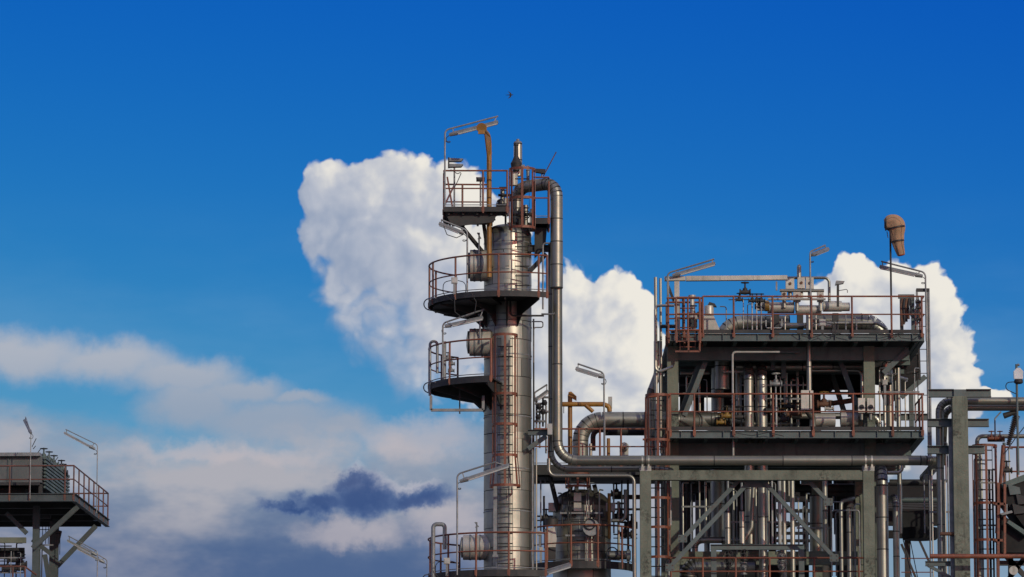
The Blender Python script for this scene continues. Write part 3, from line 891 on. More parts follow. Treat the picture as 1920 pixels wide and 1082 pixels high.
def jbox(label, px, py, Y, base_y, s=.18, loop=True):
    t = T('junction_box', label, 'junction box', P(px, base_y, Y))
    c = P(px, py, Y)
    MB().box(c, (s, .1, s * 1.0)).box(c + Vector((0, -.055, 0)), (s * .8, .02, s * .8)).build('box', 'white', t)
    MB().bar(Vector((c.x, Y, Zof(base_y, Y))), c - Vector((0, 0, s * .5)), .07, .05).build('stand', 'galv', t)
    if loop:
        MB().tube(smooth_path([c + Vector((-.1, 0, 0)), c + Vector((-.32, 0, -.05)), c + Vector((-.34, 0, -.4)), c + Vector((-.05, 0, -.6))], .2, 5), .012, 5).tube(smooth_path([c + Vector((.1, 0, 0)), c + Vector((.32, 0, -.05)), c + Vector((.34, 0, -.35)), c + Vector((.12, 0, -.55))], .2, 5), .012, 5).build('cable', 'black', t)
    return t
jbox('white junction box with cable loops on the middle round platform', 852, 526, 123.2, 552)
jbox('white junction box with cable loops on the lowest round platform', 838, 1052, 123.2, 1080)

# orange davit crane at column top
t = T('davit_crane', 'orange davit crane post with curved arm on top of column', 'crane', P(917, 520, 123.9))
a = P(917, 520, 123.9); b = P(917, 300, 123.9); b.x = a.x
top_ = P(917, 256, 123.9); top_.x = a.x
e = P(903, 240, 122.7)
MB().tube(smooth_path([a, top_, e + Vector((0.02, .1, 0))], .32, 7), .075, 12).build('post', 'orange', t)
MB().prism([Vector((a.x - .05, 123.85, Zof(304, 123.9))), Vector((a.x + .05, 123.88, Zof(290, 123.9))), Vector((a.x + .03, 123.75, Zof(262, 123.9))), e + Vector((.07, .25, -.10))], (.03, 0, 0)).build('gusset', 'orange', t)
MB().lathe([(.02, -.03), (.15, -.03), (.15, .05), (.02, .05)], e, (0.15, 1, 0.1), 28).box(e - Vector((0, 0, .12)), (.2, .08, .12)).build('head_plate', 'orange', t)

# lamps on the column
lamp('floodlight post at left corner of topmost column platform', (834, 388, 123.4), (836, 244), (934, 218), (842, 253), (934, 229))
lamp('floodlight sloping up leftwards just below topmost column platform', (876, 547, 123.3), (876, 432), (827, 412), (870, 438), (823, 419))
lamp('floodlight under left side of the middle round platform', (830, 708, 123.4), (831, 606), (908, 580), (834, 612), (906, 596))
lamp('floodlight on long bent pole rising from lowest round platform', (857, 1078, 123.0), (857, 889), (930, 866), (862, 903), (955, 872))
lamp('floodlight peeping out right of column behind vertical pipes', (1001, 800, 126.0), (1001, 737), (1026, 721), (1002, 752), (1028, 733), loop=False)
lamp('floodlight with cable loop above the orange swing crane', (1133, 868, 125.2), (1133, 699), (1083, 682), (1131, 707), (1079, 691))
lamp('floodlight lying low between the two lowest round platforms', (1016, 1095, 123.6), (1016, 1072), (1068, 1056), (1018, 1077), (1071, 1060), loop=False)

# stacked pipework loop at far left of the lowest platform
pipe('inverted U of pale pipe left of lowest round platform', [(812, 1090, 123.6), (None, 983, None), (834, None, None), (None, 1030, None)], 3.9, 'galv', sect=.6, bend=.8, name='pipe_loop')
pipe('upright pale pipe at left rim of lower curved platform', [(833, 712, 124.2), (None, 640, None)], 3.6, 'galv', sect=None)
pipe('thin upright pipe pair at left rim of lower curved platform', [(806, 742, 124.4), (None, 640, None), (820, None, None), (None, 700, None)], 2.6, 'galv', sect=None, name='pipe_loop')
for i, (px, py) in enumerate(((847, 682), (846, 695), (840, 672))):
    gate_valve(('upper', 'lowest', 'middle')[i] + ' small valve on instrument pipes at lower curved platform', P(px, py, 124.2), .14)

# ================================================================== SQUAT VESSEL
VX, VY, VR = Xof(1091, 127.2, 14), 127.2, M(54, 127)
vz = Zof(948, VY - VR * .5)
ves = T('squat_vessel', 'squat domed vessel clad in metal panels right of tall column', 'vessel', (VX, VY, 0))
clad_cylinder(ves, VX, VY, Zof(1095, VY), vz, VR, 0.42, 7, 'jacket', 0.1, 0.0)
MB().lathe([(VR * math.cos(R_(a)) ** .8, 0.52 * math.sin(R_(a))) for a in range(0, 88, 8)], (VX, VY, vz), nn=36).build('domed_head', 'dark_clad', ves)
MB().lathe([(VR * .99, 0), (VR * .99, Zof(1095, VY))], (VX, VY, 0), nn=36).build('skirt', 'jacket_dull', ves)
for s in (-.62, -.3, .38, .7):
    MB().bar((VX + s * VR, VY - VR * math.sqrt(1 - s * s) - .05, vz - .38), (VX + s * VR * .6, VY - VR * .55, vz + .62), .13, .05, (0, 1, 0)).build('lifting_strap', 'dark', ves)
for s in (-1.02, 1.0):
    MB().box((VX + s * VR * .98, VY - .35, vz - .05), (.28, .3, .26)).build('side_lug', 'white', ves)
MB().lathe([(.20, 0), (.20, .4), (.25, .4), (.25, .46)], (VX + .25, VY - VR - .1, vz - .75), (0, -1, 0), 14).build('nozzle', 'galv', ves)
for dzz, dxx in ((.1, -.04), (-.75, .62)):
    MB().tube([(VX + .25 + dxx + .16 * math.cos(a), VY - VR - .6, vz - .75 + dzz + .16 * math.sin(a)) for a in [k * math.pi / 6 for k in range(13)]], .02, 6).build('handwheel', 'black', ves)
VPR = M(96, 127)
zv = Zof(1052, VY - VPR)
def vring(r, a0, a1, k=16):
    return [(VX - r * math.sin(R_(a0 + (a1 - a0) * i / k)), VY - r * math.cos(R_(a0 + (a1 - a0) * i / k))) for i in range(k + 1)]
platform('round platform with red railing around the squat domed vessel', vring(VPR, -80, 70), vring(VR + .03, -80, 70), zv, [0, .2, .42, .62, .82, 1.0], .22)
yv = VY - VR - .15
tubing('thin tubes climbing the front of the squat domed vessel', [(1100, 925, 1060, 1.2, 126.15, 0), (1104, 905, 1060, .9, 126.1, 0), (1112, 930, 1010, 1.4, 126.2, 3), (1066, 930, 1050, 1.1, 126.15, 3), (1124, 918, 1000, 1.5, 126.3, 2), (1054, 925, 990, 1.3, 126.35, 3)], ((1050, 1130, 962, 126.2), (1060, 1128, 1004, 126.15)))
MB().prism([P(1076, 922, 126.2), P(1090, 922, 126.2), P(1090, 958, 126.2), P(1076, 958, 126.2)], (0, .06, 0)).build('name_plate_panel', 'jacket_bright', ves)
ladder('caged ladder up the front of the squat domed vessel', Xof(1083, yv, 13), yv, Zof(1060, yv), Zof(868, yv), .4, (Zof(906, yv), Zof(872, yv)), 'dark', .36, hoops=[Zof(912, yv - .4), Zof(889, yv - .4)], bottom_flare=False)
pipe('stubby flanged pipe leaving right side of the squat vessel', [(1140, 1041, 126.6), (1182, None, None)], 8.5, 'jacket', sect=.5, flanges=((1178, 1041, 126.6, (1, 0, 0)),))
pipe('dark elbowed pipe with rusty flange right of the squat vessel', [(1146, 976, 126.4), (1173, None, None), (None, 918, None)], 3.6, 'jacket', sect=.5)
bare('orange standpipe at the right shoulder of the squat vessel', [(1142.5, 1010, 126.3), (None, 925, None)], 3.2, 'orange')

# clutter round the foot of the column and the squat vessel
t = T('insulated_nozzle', 'pale boxy insulated nozzle left of the squat domed vessel', 'nozzle', P(1034, 1040, 126.2))
MB().prism([P(1020, 992, 126.2), P(1040, 988, 126.2), P(1044, 1010, 126.2), P(1042, 1026, 126.2), P(1020, 1026, 126.2)], (0, .35, 0)).build('casing', 'pale_jacket', t)
MB().prism([P(1021, 1027, 126.2), P(1042, 1027, 126.2), P(1042, 1050, 126.2), P(1026, 1050, 126.2)], (0, .35, 0)).build('base', 'dark', t)
MB().lathe([(.2, 0), (.2, .2), (.1, .25)], P(1034, 986, 126.4), (0, 0, 1), 12).build('cap', 'dark', t)
for i, (px, y0, y1, r, m) in enumerate(((1014, 900, 1060, 1.4, 'galv'), (1020, 930, 1000, 2.0, 'dark'), (1151, 905, 1000, 1.6, 'galv'), (1160, 940, 1050, 2.4, 'jacket'), (1166, 900, 960, 1.5, 'dark'), (1178, 900, 1060, 2.2, 'dark'), (1023, 872, 905, 1.5, 'galv'))):
    bare(('thin riser left of the squat vessel', 'short dark riser left of the squat vessel', 'thin riser at right shoulder of the squat vessel', 'slim jacket riser right of the squat vessel', 'short dark riser right of the squat vessel', 'dark riser nearest the frame beside squat vessel', 'short pale riser under the walkway')[i], [(px, y1, 126.8), (None, y0, None)], r, m)
for i, (x0, x1, y, r, m) in enumerate(((1004, 1042, 968, 1.6, 'dark'), (1004, 1042, 976, 1.2, 'dark'), (1148, 1200, 932, 4.5, 'dark'), (1148, 1200, 955, 2.2, 'dark'), (1150, 1195, 1002, 1.3, 'dark'), (1150, 1195, 1009, 1.0, 'dark'), (1004, 1060, 900, 6.0, 'dark'))):
    bare(('upper thin level pipe between column and squat vessel', 'lower thin level pipe between column and squat vessel', 'thick dark level pipe right of squat vessel', 'thin dark level pipe right of squat vessel', 'upper thin bar right of squat vessel', 'lower thin bar right of squat vessel', 'thick dark level pipe just under the walkway left end')[i], [(x0, y, 127.6), (x1, None, None)], r, m)
for i, (px, py, s) in enumerate(((1162, 968, .32), (1172, 1002, .3), (1184, 985, .26), (1024, 972, .22), (1156, 925, .24))):
    gate_valve(('big dark valve right of squat vessel', 'lower dark valve right of squat vessel', 'dark valve nearest frame beside squat vessel', 'small dark valve left of squat vessel', 'upper dark valve right of squat vessel')[i], P(px, py, 127.0), s, 'x', 'black', 'dark')
for i, (px, py) in enumerate(((1012, 1000), (1014, 1030))):
    jbox(('upper', 'lower')[i] + ' little grey box between column foot and squat vessel', px, py, 125.4, py + 25, .12, False)
t = T('pipe_manifold', 'cluster of small valves between column and vertical pipes', 'manifold', P(1012, 800, 126.2))
for (px, y0, y1, m) in ((1006, 745, 830, 'galv'), (1012, 755, 840, 'galv'), (1018, 740, 800, 'dark'), (1024, 760, 850, 'galv')):
    a = P(px, y1, 126.2); MB().tube([a, Vector((a.x, a.y, Zof(y0, 126.2)))], .03, 8).build('stem', m, t)
for (x0, x1, y) in ((1003, 1026, 757), (1004, 1028, 772), (1002, 1022, 790), (1006, 1028, 745)):
    MB().tube([P(x0, y, 126.1), P(x1, y, 126.1)], .035, 8).build('branch', 'galv', t)
for (px, py) in ((1011, 763), (1018, 772), (1009, 782), (1021, 755)):
    MB().lathe([(.05, -.08), (.09, 0), (.05, .08)], P(px, py, 126.0), (0, 0, 1), 10).build('valve', 'black', t)
# top platform of the vessel with its long railing, seen above the long pipe
zq = Zof(872, 126.0)
x0, x1 = Xof(1000, 126, zq), Xof(1250, 126, zq)
pv = platform('long dark walkway with red railing behind the long thick pipe', [(x0, 128.5), (x0, 126.0), (x1, 126.0), (x1, 128.5)], [(x0 + .3, 128.5), (x0 + .3, 128.4), (x1 - .3, 128.4), (x1 - .3, 128.5)], zq, [0, .12, .2, .33, .43, .5, .57, .65, .72, .8, .88, 1.0], .3)
MB().box(((x0 + x1) / 2, 127.4, zq - .22), (x1 - x0 - .1, 2.0, .18)).build('girder', 'dark', pv)
MB().bar((x0 + .5, 126.4, zq - .3), (x0 + .75, 126.7, zq - 1.3), .1, .1).build('prop', 'dark', pv)

# big duct bending over the walkway
pipe('fat segmented duct bending from upright to level behind the frame', [(1088.5, 905, 127.0), (None, 787, None), (1262, None, None), (1365, None, 128.2)], 15, 'jacket', 'insulated_duct', 'duct', .75, 1.35, 28)
pipe('dark duct running level below the fat segmented duct', [(1135, 809, 128.4), (1260, None, None)], 8, 'dark', 'insulated_duct', 'duct', .8)
pipe('rusty pipe bend inside curve of the fat segmented duct', [(1112, 845, 128), (None, 806, None), (1140, None, None)], 5, 'rust', 'pipe', 'pipe', .5)
bare('orange standpipe below the fat segmented duct', [(1141, 875, 126.4), (None, 822, None)], 3.2, 'orange')
bare('slim bright pipe stub at foot of the fat segmented duct', [(1107.5, 872, 126.2), (None, 832, None)], 3.2, 'jacket_bright')
t = T('insulated_valve_box', 'round faced pale insulated valve box behind red railing', 'valve box', P(1170, 862, 126.4))
MB().lathe([(.14, 0), (.14, .3), (.1, .34)], P(1170, 840, 126.7), (0, -1, 0), 12).box(P(1170, 852, 126.6), (.26, .28, .26)).build('casing', 'pale_jacket', t)
MB().lathe([(.05, 0), (.05, .04)], P(1170, 840, 126.35), (0, -1, 0), 8).build('hub', 'rust', t)
# orange swing crane
t = T('swing_crane', 'orange swing crane with level arm above the walkway', 'crane', P(1071, 872, 126.5))
a = P(1069, 872, 126.5); b = P(1069, 740, 126.5); b.x = a.x
MB().tube([a, b], .068, 12).build('post', 'orange', t)
c0, c1 = P(1054, 758, 126.4), P(1131, 758, 126.4); c1.z = c0.z
c2 = P(1143, 772, 126.4)
MB().tube(smooth_path([c0, c1, P(1142, 762, 126.4), c2], .2, 5), .072, 12).build('arm', 'orange', t)
MB().tube([P(1098, 760, 126.35), P(1112, 772, 126.35)], .06, 10).build('knee_brace', 'orange', t)
MB().prism([P(1065, 742, 126.42), P(1081, 751, 126.42), P(1081, 743, 126.42), P(1071, 734, 126.42), P(1066, 735, 126.42)], (0, .1, 0)).build('hoist_plate', 'orange', t)
MB().tube([P(1057, 760, 126.4), P(1057, 775, 126.4)], .012, 5).build('chain', 'black', t)
MB().box(P(1144, 755, 126.9), (.12, .1, .35)).thing('sign_plate', 'white', 'blank pale plate behind the end of the orange crane arm', 'plate')
bare('pale ladder like riser in front of the fat duct', [(1134, 880, 125.0), (None, 775, None)], 1.3, 'galv')

# ================================================================== CONCRETE FRAME IN FRONT
FY = 124.5
fr = T('concrete_frame', 'weathered concrete portal frame carrying the long thick pipe', 'frame', (Xof(1420, FY, 8), FY, 0))
cw = M(20.5)
zb1, zb0 = Zof(881.5, FY - .17), Zof(899.5, FY - .17)
xA, xB = Xof(1210.5, FY, 13), Xof(1629.5, FY, 13)
for x in (xA, xB):
    MB().box((x, FY, (zb1 - .02) / 2), (cw, .34, zb1 - .02)).build('column', 'concrete', fr)
    MB().box((x, FY, zb1 + .07), (cw + .02, .36, .19)).build('bearing_block', 'white', fr)
MB().box(((xA + xB) / 2, FY + .01, (zb0 + zb1) / 2), (xB - xA - cw - .004, .30, zb1 - zb0)).build('beam', 'concrete', fr)
for x in (xA, xB):
    for s in (-.09, .09):
        c = Vector((x + s, 124.3, Zof(863.5, 124.3)))
        MB().tube([c - Vector((.025, 0, 0)), c + Vector((.025, 0, 0))], M(9.3) * 1.05, 20).bar(c - Vector((0, .1, .13)), c - Vector((0, .1, .23)), .05, .06).build('pipe_clamp', 'jacket_bright', fr)
# steel braces under the beam, meeting at a gusset
gy = FY + .35
MB().prism([P(1396, 901, gy), P(1441, 901, gy), P(1437, 914, gy), P(1400, 914, gy)], (0, .03, 0)).build('gusset_plate', 'grey', fr)
for (a, b) in (((1386, 900), (1278, 1012)), ((1406, 902), (1252, 1068)), ((1428, 899), (1568, 1050)), ((1514, 900), (1556, 944))):
    MB().ibeam(P(a[0], a[1], gy), P(b[0], b[1], gy), .13, .12, (0, 1, 0)).build('brace', 'grey', fr)

for (px, py) in ((1390, 898), (1280, 1010), (1256, 1064), (1510, 902), (1553, 941), (1564, 1046)):
    q = P(px, py, gy - .09)
    MB().box(q, (.26, .014, .22)).build('connection_plate', 'grey', fr)
    for sx in (-.08, .08):
        for sz in (-.06, .06):
            MB().lathe([(.018, 0), (.018, .022)], q + Vector((sx, -.006, sz)), (0, -1, 0), 6).build('bolt', 'rust', fr)
# ================================================================== TWO STOREY PROCESS STRUCTURE
BY0, BY1 = 125.5, 133.8
ZD1 = Zof(626, BY0); ZD2 = Zof(808, BY0); ZD3 = Zof(1048, BY0)
bl = T('process_structure', 'two storey concrete and steel process structure crowded with pipes', 'structure', (Xof(1450, 129, 8), 129, 0))
CY = 126.7
bx = [Xof(1262, CY, 16), Xof(1631, CY, 16)]
for x in bx:
    MB().box((x, CY, (ZD1 - .22) / 2), (M(21), .34, ZD1 - .22)).build('column', 'concrete', bl)
for x in (bx[0], bx[0] + 1.9, bx[1] - 1.15, bx[1] + .2):
    MB().box((x, BY1 - .8, (ZD1 - .3) / 2), (.3, .32, ZD1 - .3)).build('rear_column', 'concrete', bl)
xL, xR = Xof(1254, BY0, ZD1), Xof(1733, BY0, ZD1)
for zz, dn in ((ZD1, .40), (ZD2, .46)):
    MB().box(((xL + xR) / 2 - .1, CY + .02, zz - .24 - dn / 2), (xR - xL - .5, .24, dn)).build('main_girder', 'girder', bl)
    for yy in (128.6, 130.6, 132.6):
        MB().box(((xL + xR) / 2, yy, zz - .36), (xR - xL - .3, .16, .34)).build('cross_beam', 'girder', bl)
    for k in range(9):
        x = xL + .2 + (xR - xL - .4) * k / 8
        MB().box((x, (BY0 + BY1) / 2 + .1, zz - .155), (.1, BY1 - BY0 - .4, .15)).build('joist', 'girder', bl)
# concrete tie beam low down at the back
MB().box(((bx[0] + bx[1]) / 2, CY + 1.2, Zof(1047, CY + 1.2)), (bx[1] - bx[0] + .3, .3, M(25))).build('tie_beam', 'concrete', bl)
for (a, b, Y) in (((1326, 670), (1283, 780), 127.0), ((1316, 670), (1276, 776), 127.3), ((1572, 668), (1606, 760), 127.4), ((1556, 690), (1582, 770), 131.5), ((1702, 656), (1656, 700), 126.6), ((1735, 706), (1690, 745), 130.5)):
    MB().ibeam(P(a[0], a[1], Y), P(b[0], b[1], Y), .17, .15, (0, 1, 0)).build('brace', 'grey', bl)
for (px, y0, y1, Y) in ((1708, 712, 800, 131.5), (1449, 668, 695, 127.6), (1469, 668, 710, 127.6)):
    a = P(px, y0, Y); MB().bar(a, Vector((a.x, a.y, Zof(y1, Y))), .14, .14).build('hanger', 'grey', bl)
for py in (690, 705, 722):
    MB().bar(P(1275, py, 128.5), P(1308, py, 128.5), .03, .06).build('tray_rung', 'dark', bl)
MB().ibeam(P(1640, 782, 131.5), P(1745, 782, 131.5), .2, .18).build('rear_beam', 'grey', bl)

def deck(label, z, pxs, x0, x1, knee=.55):
    t = T('service_deck', label, 'deck', ((x0 + x1) / 2, BY0, z))
    MB().box(((x0 + x1) / 2, (BY0 + BY1) / 2, z - .04), (x1 - x0, BY1 - BY0 - .1, .06)).build('deck_plate', 'deck', t)
    MB().ibeam((x0, BY0 + .05, z - .105), (x1, BY0 + .05, z - .105), .22, .14).build('edge_beam', 'grey', t)
    MB().ibeam((x1 - .05, BY0 + .15, z - .105), (x1 - .05, BY1, z - .105), .22, .14).build('edge_beam', 'grey', t)
    MB().ibeam((x0 + .05, BY0 + .15, z - .105), (x0 + .05, BY1, z - .105), .22, .14).build('edge_beam', 'grey', t)
    for k in range(7):
        xx = x0 + .35 + (x1 - x0 - .7) * k / 6 + .11 * (k % 2)
        MB().box((xx, BY0 + .012, z - .105), (.016, .062, .186)).build('stiffener', 'grey', t)
    MB().box(((x0 + x1) / 2, BY0 + .03, z + .075), (x1 - x0 - .1, .012, .11)).build('toe_board', 'dark', t)
    pts = [Vector((x0 + (0 if len(pxs) > 7 else .0), BY0 - .04, z)), Vector((x1, BY0 - .04, z)), Vector((x1, BY0 + 2.6, z))]
    posts = [Vector((Xof(px, BY0 - .04, z), BY0 - .04, z)) for px in pxs] + [Vector((x1, BY0 + 1.3, z)), Vector((x1, BY0 + 2.6, z))]
    return t, pts, posts
d1, pts, posts = deck('upper service deck with red railing and blue grey edge beam', ZD1, (1318, 1376, 1449, 1522, 1598, 1672, 1729), xL, xR)
pts[0].x = posts[0].x
rails(d1, pts, (1.12, .58), 'red', .026, posts, 1.12, .12)
d2, pts, posts = deck('lower service deck with red railing above the long thick pipe', ZD2, (1257, 1302, 1376, 1450, 1525, 1600, 1674, 1730), xL, xR - .05)
rails(d2, pts, (1.10, .57), 'red', .026, posts, 1.10, .18)
# enclosure of red rails round the ladder head at the left end of the upper deck
t = T('ladder_gate', 'red railed ladder enclosure at left end of upper deck', 'railing', P(1285, 620, 125.4))
for (pxa, pxb, Y, dz) in ((1250, 1316, 125.35, 0.0), (1250, 1316, 126.2, 0.0), (1268, 1312, 124.9, -.05)):
    a = Vector((Xof(pxa, Y, ZD1), Y, ZD1 + dz)); b = Vector((Xof(pxb, Y, ZD1), Y, ZD1 + dz))
    rails(t, [a, b], (1.05, .56, .08), 'red', .03, along([a, b], (0, .5, 1.0) if Y != 125.35 else (.05, .5, .95)), 1.05, .30)
ladder('red ladder hanging below the enclosure at left of upper deck', Xof(1290, 125.2, 17), 125.2, Zof(660, 125.2), Zof(566, 125.2), .45, None, 'red', name='access_ladder')
MB().bar(P(1266, 659, 125), P(1312, 659, 125), .05, .05).bar(P(1312, 659, 125), P(1312, 640, 125), .05, .05).bar(P(1266, 640, 125), P(1312, 640, 125), .03, .03).bar(P(1291, 659, 125), P(1291, 640, 125), .05, .05).thing('ladder_landing', 'red', 'red hanging landing frame under left end of upper deck', 'landing')
# left caged ladder from lower deck to frame
zc = Zof(742, 125.3)
ladder('tall red caged ladder left of the process structure', Xof(1233, 125.6, 15), 125.6, Zof(1090, 125.6), zc, .4, (Zof(1050, 125.3), zc), 'dark', .36, hoops=[Zof(1044, 125), Zof(988, 125), Zof(933, 125), Zof(824, 125), zc], bottom_flare=False)
MB().tube([P(1211, 745, 125.2), P(1257, 740, 125.2)], .03, 8).tube([P(1211, 745, 125.2), P(1211, 875, 125.2)], .03, 8).tube([P(1252, 748, 125.1), P(1252, 808, 125.1)], .045, 8).tube([P(1205, 824, 125.2), P(1250, 824, 125.2)], .03, 8).thing('guard_rail', 'red', 'red guard rail at left end of lower service deck', 'railing')

# ---- pipes of the structure: label, path, radius px, material, section
def PP(rows):
    for (label, spec, r, mat, sect) in rows:
        pipe(label, spec, r, mat, sect=sect)
PP([
    ('tall slim pipe at left corner of process structure', [(1232, 1090, 126.0), (None, 520, None)], 3.1, 'jacket', None),
    ('tall slim pipe just right of the corner riser', [(1240, 850, 126.2), (None, 522, None)], 2.6, 'jacket_bright', None),
    ('slim pipe elbowing left out of upper deck corner', [(1264, 573, 125.8), (1228.5, None, None), (None, 700, None), (1262, 687, None)], 2.6, 'jacket_bright', None),
    ('stout offset pipe with double bend at left of structure', [(1233, 640, 126.6), (None, 700, None), (1220, 735, None), (None, 860, None)], 7.5, 'jacket', .6),
    ('slim dark riser in the left corner of structure', [(1238, 690, 126.1), (None, 830, None)], 3.2, 'jacket_dull', None),
    ('left one of twin bright risers passing through lower deck', [(1406.5, 1020, 127.4), (None, 684, None), (None, None, 130.5)], 9.4, 'jacket_bright', .9),
    ('right one of twin bright risers passing through lower deck', [(1431.5, 1020, 127.4), (None, 684, None), (None, None, 130.5)], 9.6, 'jacket_bright', .9),
    ('bright riser from upper deck to white box', [(1517.5, 738, 126.6), (None, 588, None)], 5.0, 'jacket_bright', .8),
    ('stout level pipe high under the upper deck', [(1380, 688, 127.9), (1448, None, None), (1622, None, None), (1660, 676, None)], 7.2, 'jacket_bright', .9),
    ('slim level pipe elbowing down beside right concrete column', [(1520, 695, 127.6), (1616, None, None), (None, 770, None)], 3.7, 'jacket_bright', None),
    ('fat level pipe at left of lower deck behind railing', [(1262, 786, 127.6), (1350, None, None), (1395, None, 128.4)], 13, 'jacket', .8),
    ('wide pale clad pipe run on right half of lower deck', [(1485, 780, 127.4), (1648, None, None), (None, 850, None)], 6.2, 'jacket_bright', .7),
    ('upright stubby dark vessel pipe inside lower level', [(1346, 770, 129.8), (None, 690, None)], 13, 'jacket_dull', .8),
    ('bright riser right of right concrete column', [(1688, 1000, 127.8), (None, 690, None)], 4.4, 'jacket_bright', .9),
    ('slim bright riser hugging right concrete column', [(1660, 850, 127.2), (None, 700, None), (1700, None, 128.6)], 3.2, 'jacket_bright', None),
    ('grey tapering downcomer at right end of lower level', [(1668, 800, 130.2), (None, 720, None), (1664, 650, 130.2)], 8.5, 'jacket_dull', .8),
    ('short bright riser between lower deck and long pipe at right', [(1655.5, 865, 127.0), (None, 812, None)], 4.2, 'jacket_bright', None),
    ('thin pale stand pipe with level head under upper deck', [(1375, 860, 126.0), (None, 660, None), (1462, None, None)], 2.0, 'white', None),
    ('thin pale riser under the white box', [(1456, 800, 126.2), (None, 738, None)], 1.6, 'white', None),
    # lower zone behind the frame
    ('tall caged riser between frame column and structure', [(1232, 900, 126.6), (None, 1090, None)], 4.8, 'jacket_bright', .8),
    ('slim grey riser left of the lower concrete column', [(1257, 985, 126.0), (None, 898, None)], 2.8, 'galv', None),
    ('second slim grey riser at the foot of frame braces', [(1254, 1090, 125.7), (None, 972, None)], 2.8, 'galv', None),
    ('fat dark downcomer crossed by frame braces', [(1346, 1010, 129.6), (None, 880, None)], 14, 'jacket', .9),
    ('level pipe at foot of the fat dark downcomer', [(1303, 1040, 128.2), (None, 1013, None), (1392, None, None)], 6.3, 'jacket', .6),
    ('left hand slim pipe with thick lower sleeve behind braces', [(1365, 1020, 126.2), (None, 960, None)], 5.2, 'jacket_bright', .6),
    ('thin upper stem above left sleeve behind braces', [(1365, 960, 126.2), (None, 900, None)], 2.3, 'galv', None),
    ('right hand slim pipe with thick lower sleeve behind braces', [(1392, 1019, 126.2), (None, 958, None)], 5.0, 'jacket_bright', .6),
    ('thin upper stem above right sleeve behind braces', [(1391, 958, 126.2), (None, 900, None)], 2.2, 'galv', None),
    ('slanting jacket pipe bending left at its foot', [(1413, 905, 126.6), (1409, 990, None), (1394, 1016, None)], 4.6, 'jacket', .6),
    ('thick bright downcomer below the gusset plate', [(1431.5, 1085, 126.4), (None, 912, None)], 8.0, 'jacket_bright', .8),
    ('thin white riser right of thick bright downcomer', [(1448.5, 1020, 126.0), (None, 900, None)], 1.8, 'white', None),
    ('pale flat riser between white and bright pipes', [(1462.5, 1020, 126.2), (None, 900, None)], 3.4, 'white', None),
    ('bright riser just right of the pale flat riser', [(1471.5, 1085, 126.3), (None, 896, None)], 4.1, 'jacket_bright', .8),
    ('clean bright riser passing behind right frame brace', [(1487, 1085, 126.6), (None, 896, None)], 4.6, 'jacket_bright', .9),
    ('thin dark riser left of clean bright riser', [(1479, 930, 126.6), (None, 896, None)], 2.0, 'jacket', None),
    ('grey riser left of the shaded lower column', [(1547.5, 1020, 127.2), (None, 896, None)], 5.0, 'jacket', .8),
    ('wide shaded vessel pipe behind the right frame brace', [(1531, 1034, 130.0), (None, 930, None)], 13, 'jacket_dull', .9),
    ('left slim pipe of pair beside right frame column', [(1578.5, 1090, 126.2), (None, 940, None), (1600, 934, 127)], 3.7, 'jacket', None),
    ('right slim pipe of pair beside right frame column', [(1593.5, 1090, 126.2), (None, 952, None)], 5.0, 'jacket', .8),
    ('thin grey conduit frame bent over the slim pipe pair', [(1562, 957, 125.8), (1611, None, None), (None, 1090, None)], 1.5, 'galv', None),
    ('thin grey conduit hoop above the slim pipe pair', [(1561, 957, 125.9), (None, 941, None), (1575, None, None)], 1.3, 'galv', None),
    ('thick bright downcomer right of right frame column', [(1656, 1090, 125.2), (None, 877, None), (None, None, 127.5)], 11.2, 'jacket', .95),
    ('slim bright downcomer with bent top far right of frame', [(1681.5, 1090, 126.0), (None, 931, None), (1660, None, 127.5)], 6.2, 'jacket', .8),
    ('short bright pipe elbowing up under the long pipe end', [(1664, 886, 125.6), (1692, None, None), (None, 866, None)], 3.2, 'jacket_bright', None),
    ('fat duct bend at bottom behind red railing', [(1292, 1100, 127.2), (None, 1066, None), (1416, None, None)], 20, 'jacket_dull', .7),
])
# extra rear riser cluster, dark, to the right behind the end of the long pipe
PP([
    ('shaded level pipe behind right end of long thick pipe', [(1668, 905, 129.5), (1760, None, None)], 6.5, 'dark', None),
    ('pale level pipe crossing behind far right supports', [(1668, 938, 129.0), (1756, None, None)], 5.0, 'grey', None),
])

# ---- equipment on the upper deck
zd = ZD1 + .02
t = T('cable_tray_bridge', 'pale level cable duct bridge above the upper deck', 'cable duct', P(1268, 565, 126.4))
a, b = P(1246, 523, 126.4), P(1476, 521, 126.4)
MB().bar(a, a.lerp(b, .17), .2, .125).build('duct', 'pale_jacket', t)
for k0, k1 in ((.175, .45), (.452, .72), (.722, 1.0)):
    MB().bar(a.lerp(b, k0), a.lerp(b, k1), .2, .15 - .02 * k1).build('duct', 'pale_jacket', t)
q = P(1269, 528, 126.4)
MB().bar(q, Vector((q.x, q.y, ZD1)), .15, .15).build('post', 'pale_jacket', t)
q = P(1456, 528, 126.4)
MB().bar(q, Vector((q.x, q.y, Zof(545, 126.4))), .05, .05).build('post', 'galv', t)
MB().bar(P(1252, 534, 126.4), P(1264, 566, 126.4), .08, .05, (0, 1, 0)).build('knee_brace', 'dark', t)
MB().bar(P(1254, 528, 126.3), P(1254, 562, 126.3), .03, .03).build('post', 'galv', t)
t = T('tapered_hood', 'pale grey tapered hood with drum top behind deck railing', 'hood', P(1335, 618, 127))
MB().prism([P(1320, 628, 126.6), P(1354, 628, 126.6), P(1338, 592, 126.6), P(1320, 592, 126.6)], (0, .5, 0)).build('casing', 'pale_jacket', t)
MB().lathe([(M(9), 0), (M(9), .26), (M(8), .3)], P(1329.5, 592, 126.85), nn=18).build('drum_top', 'pale_jacket', t)
MB().prism([P(1326, 573, 126.8), P(1344, 575, 126.8), P(1340, 569, 126.8), P(1330, 566, 126.8)], (0, .2, 0)).build('flap', 'dark', t)
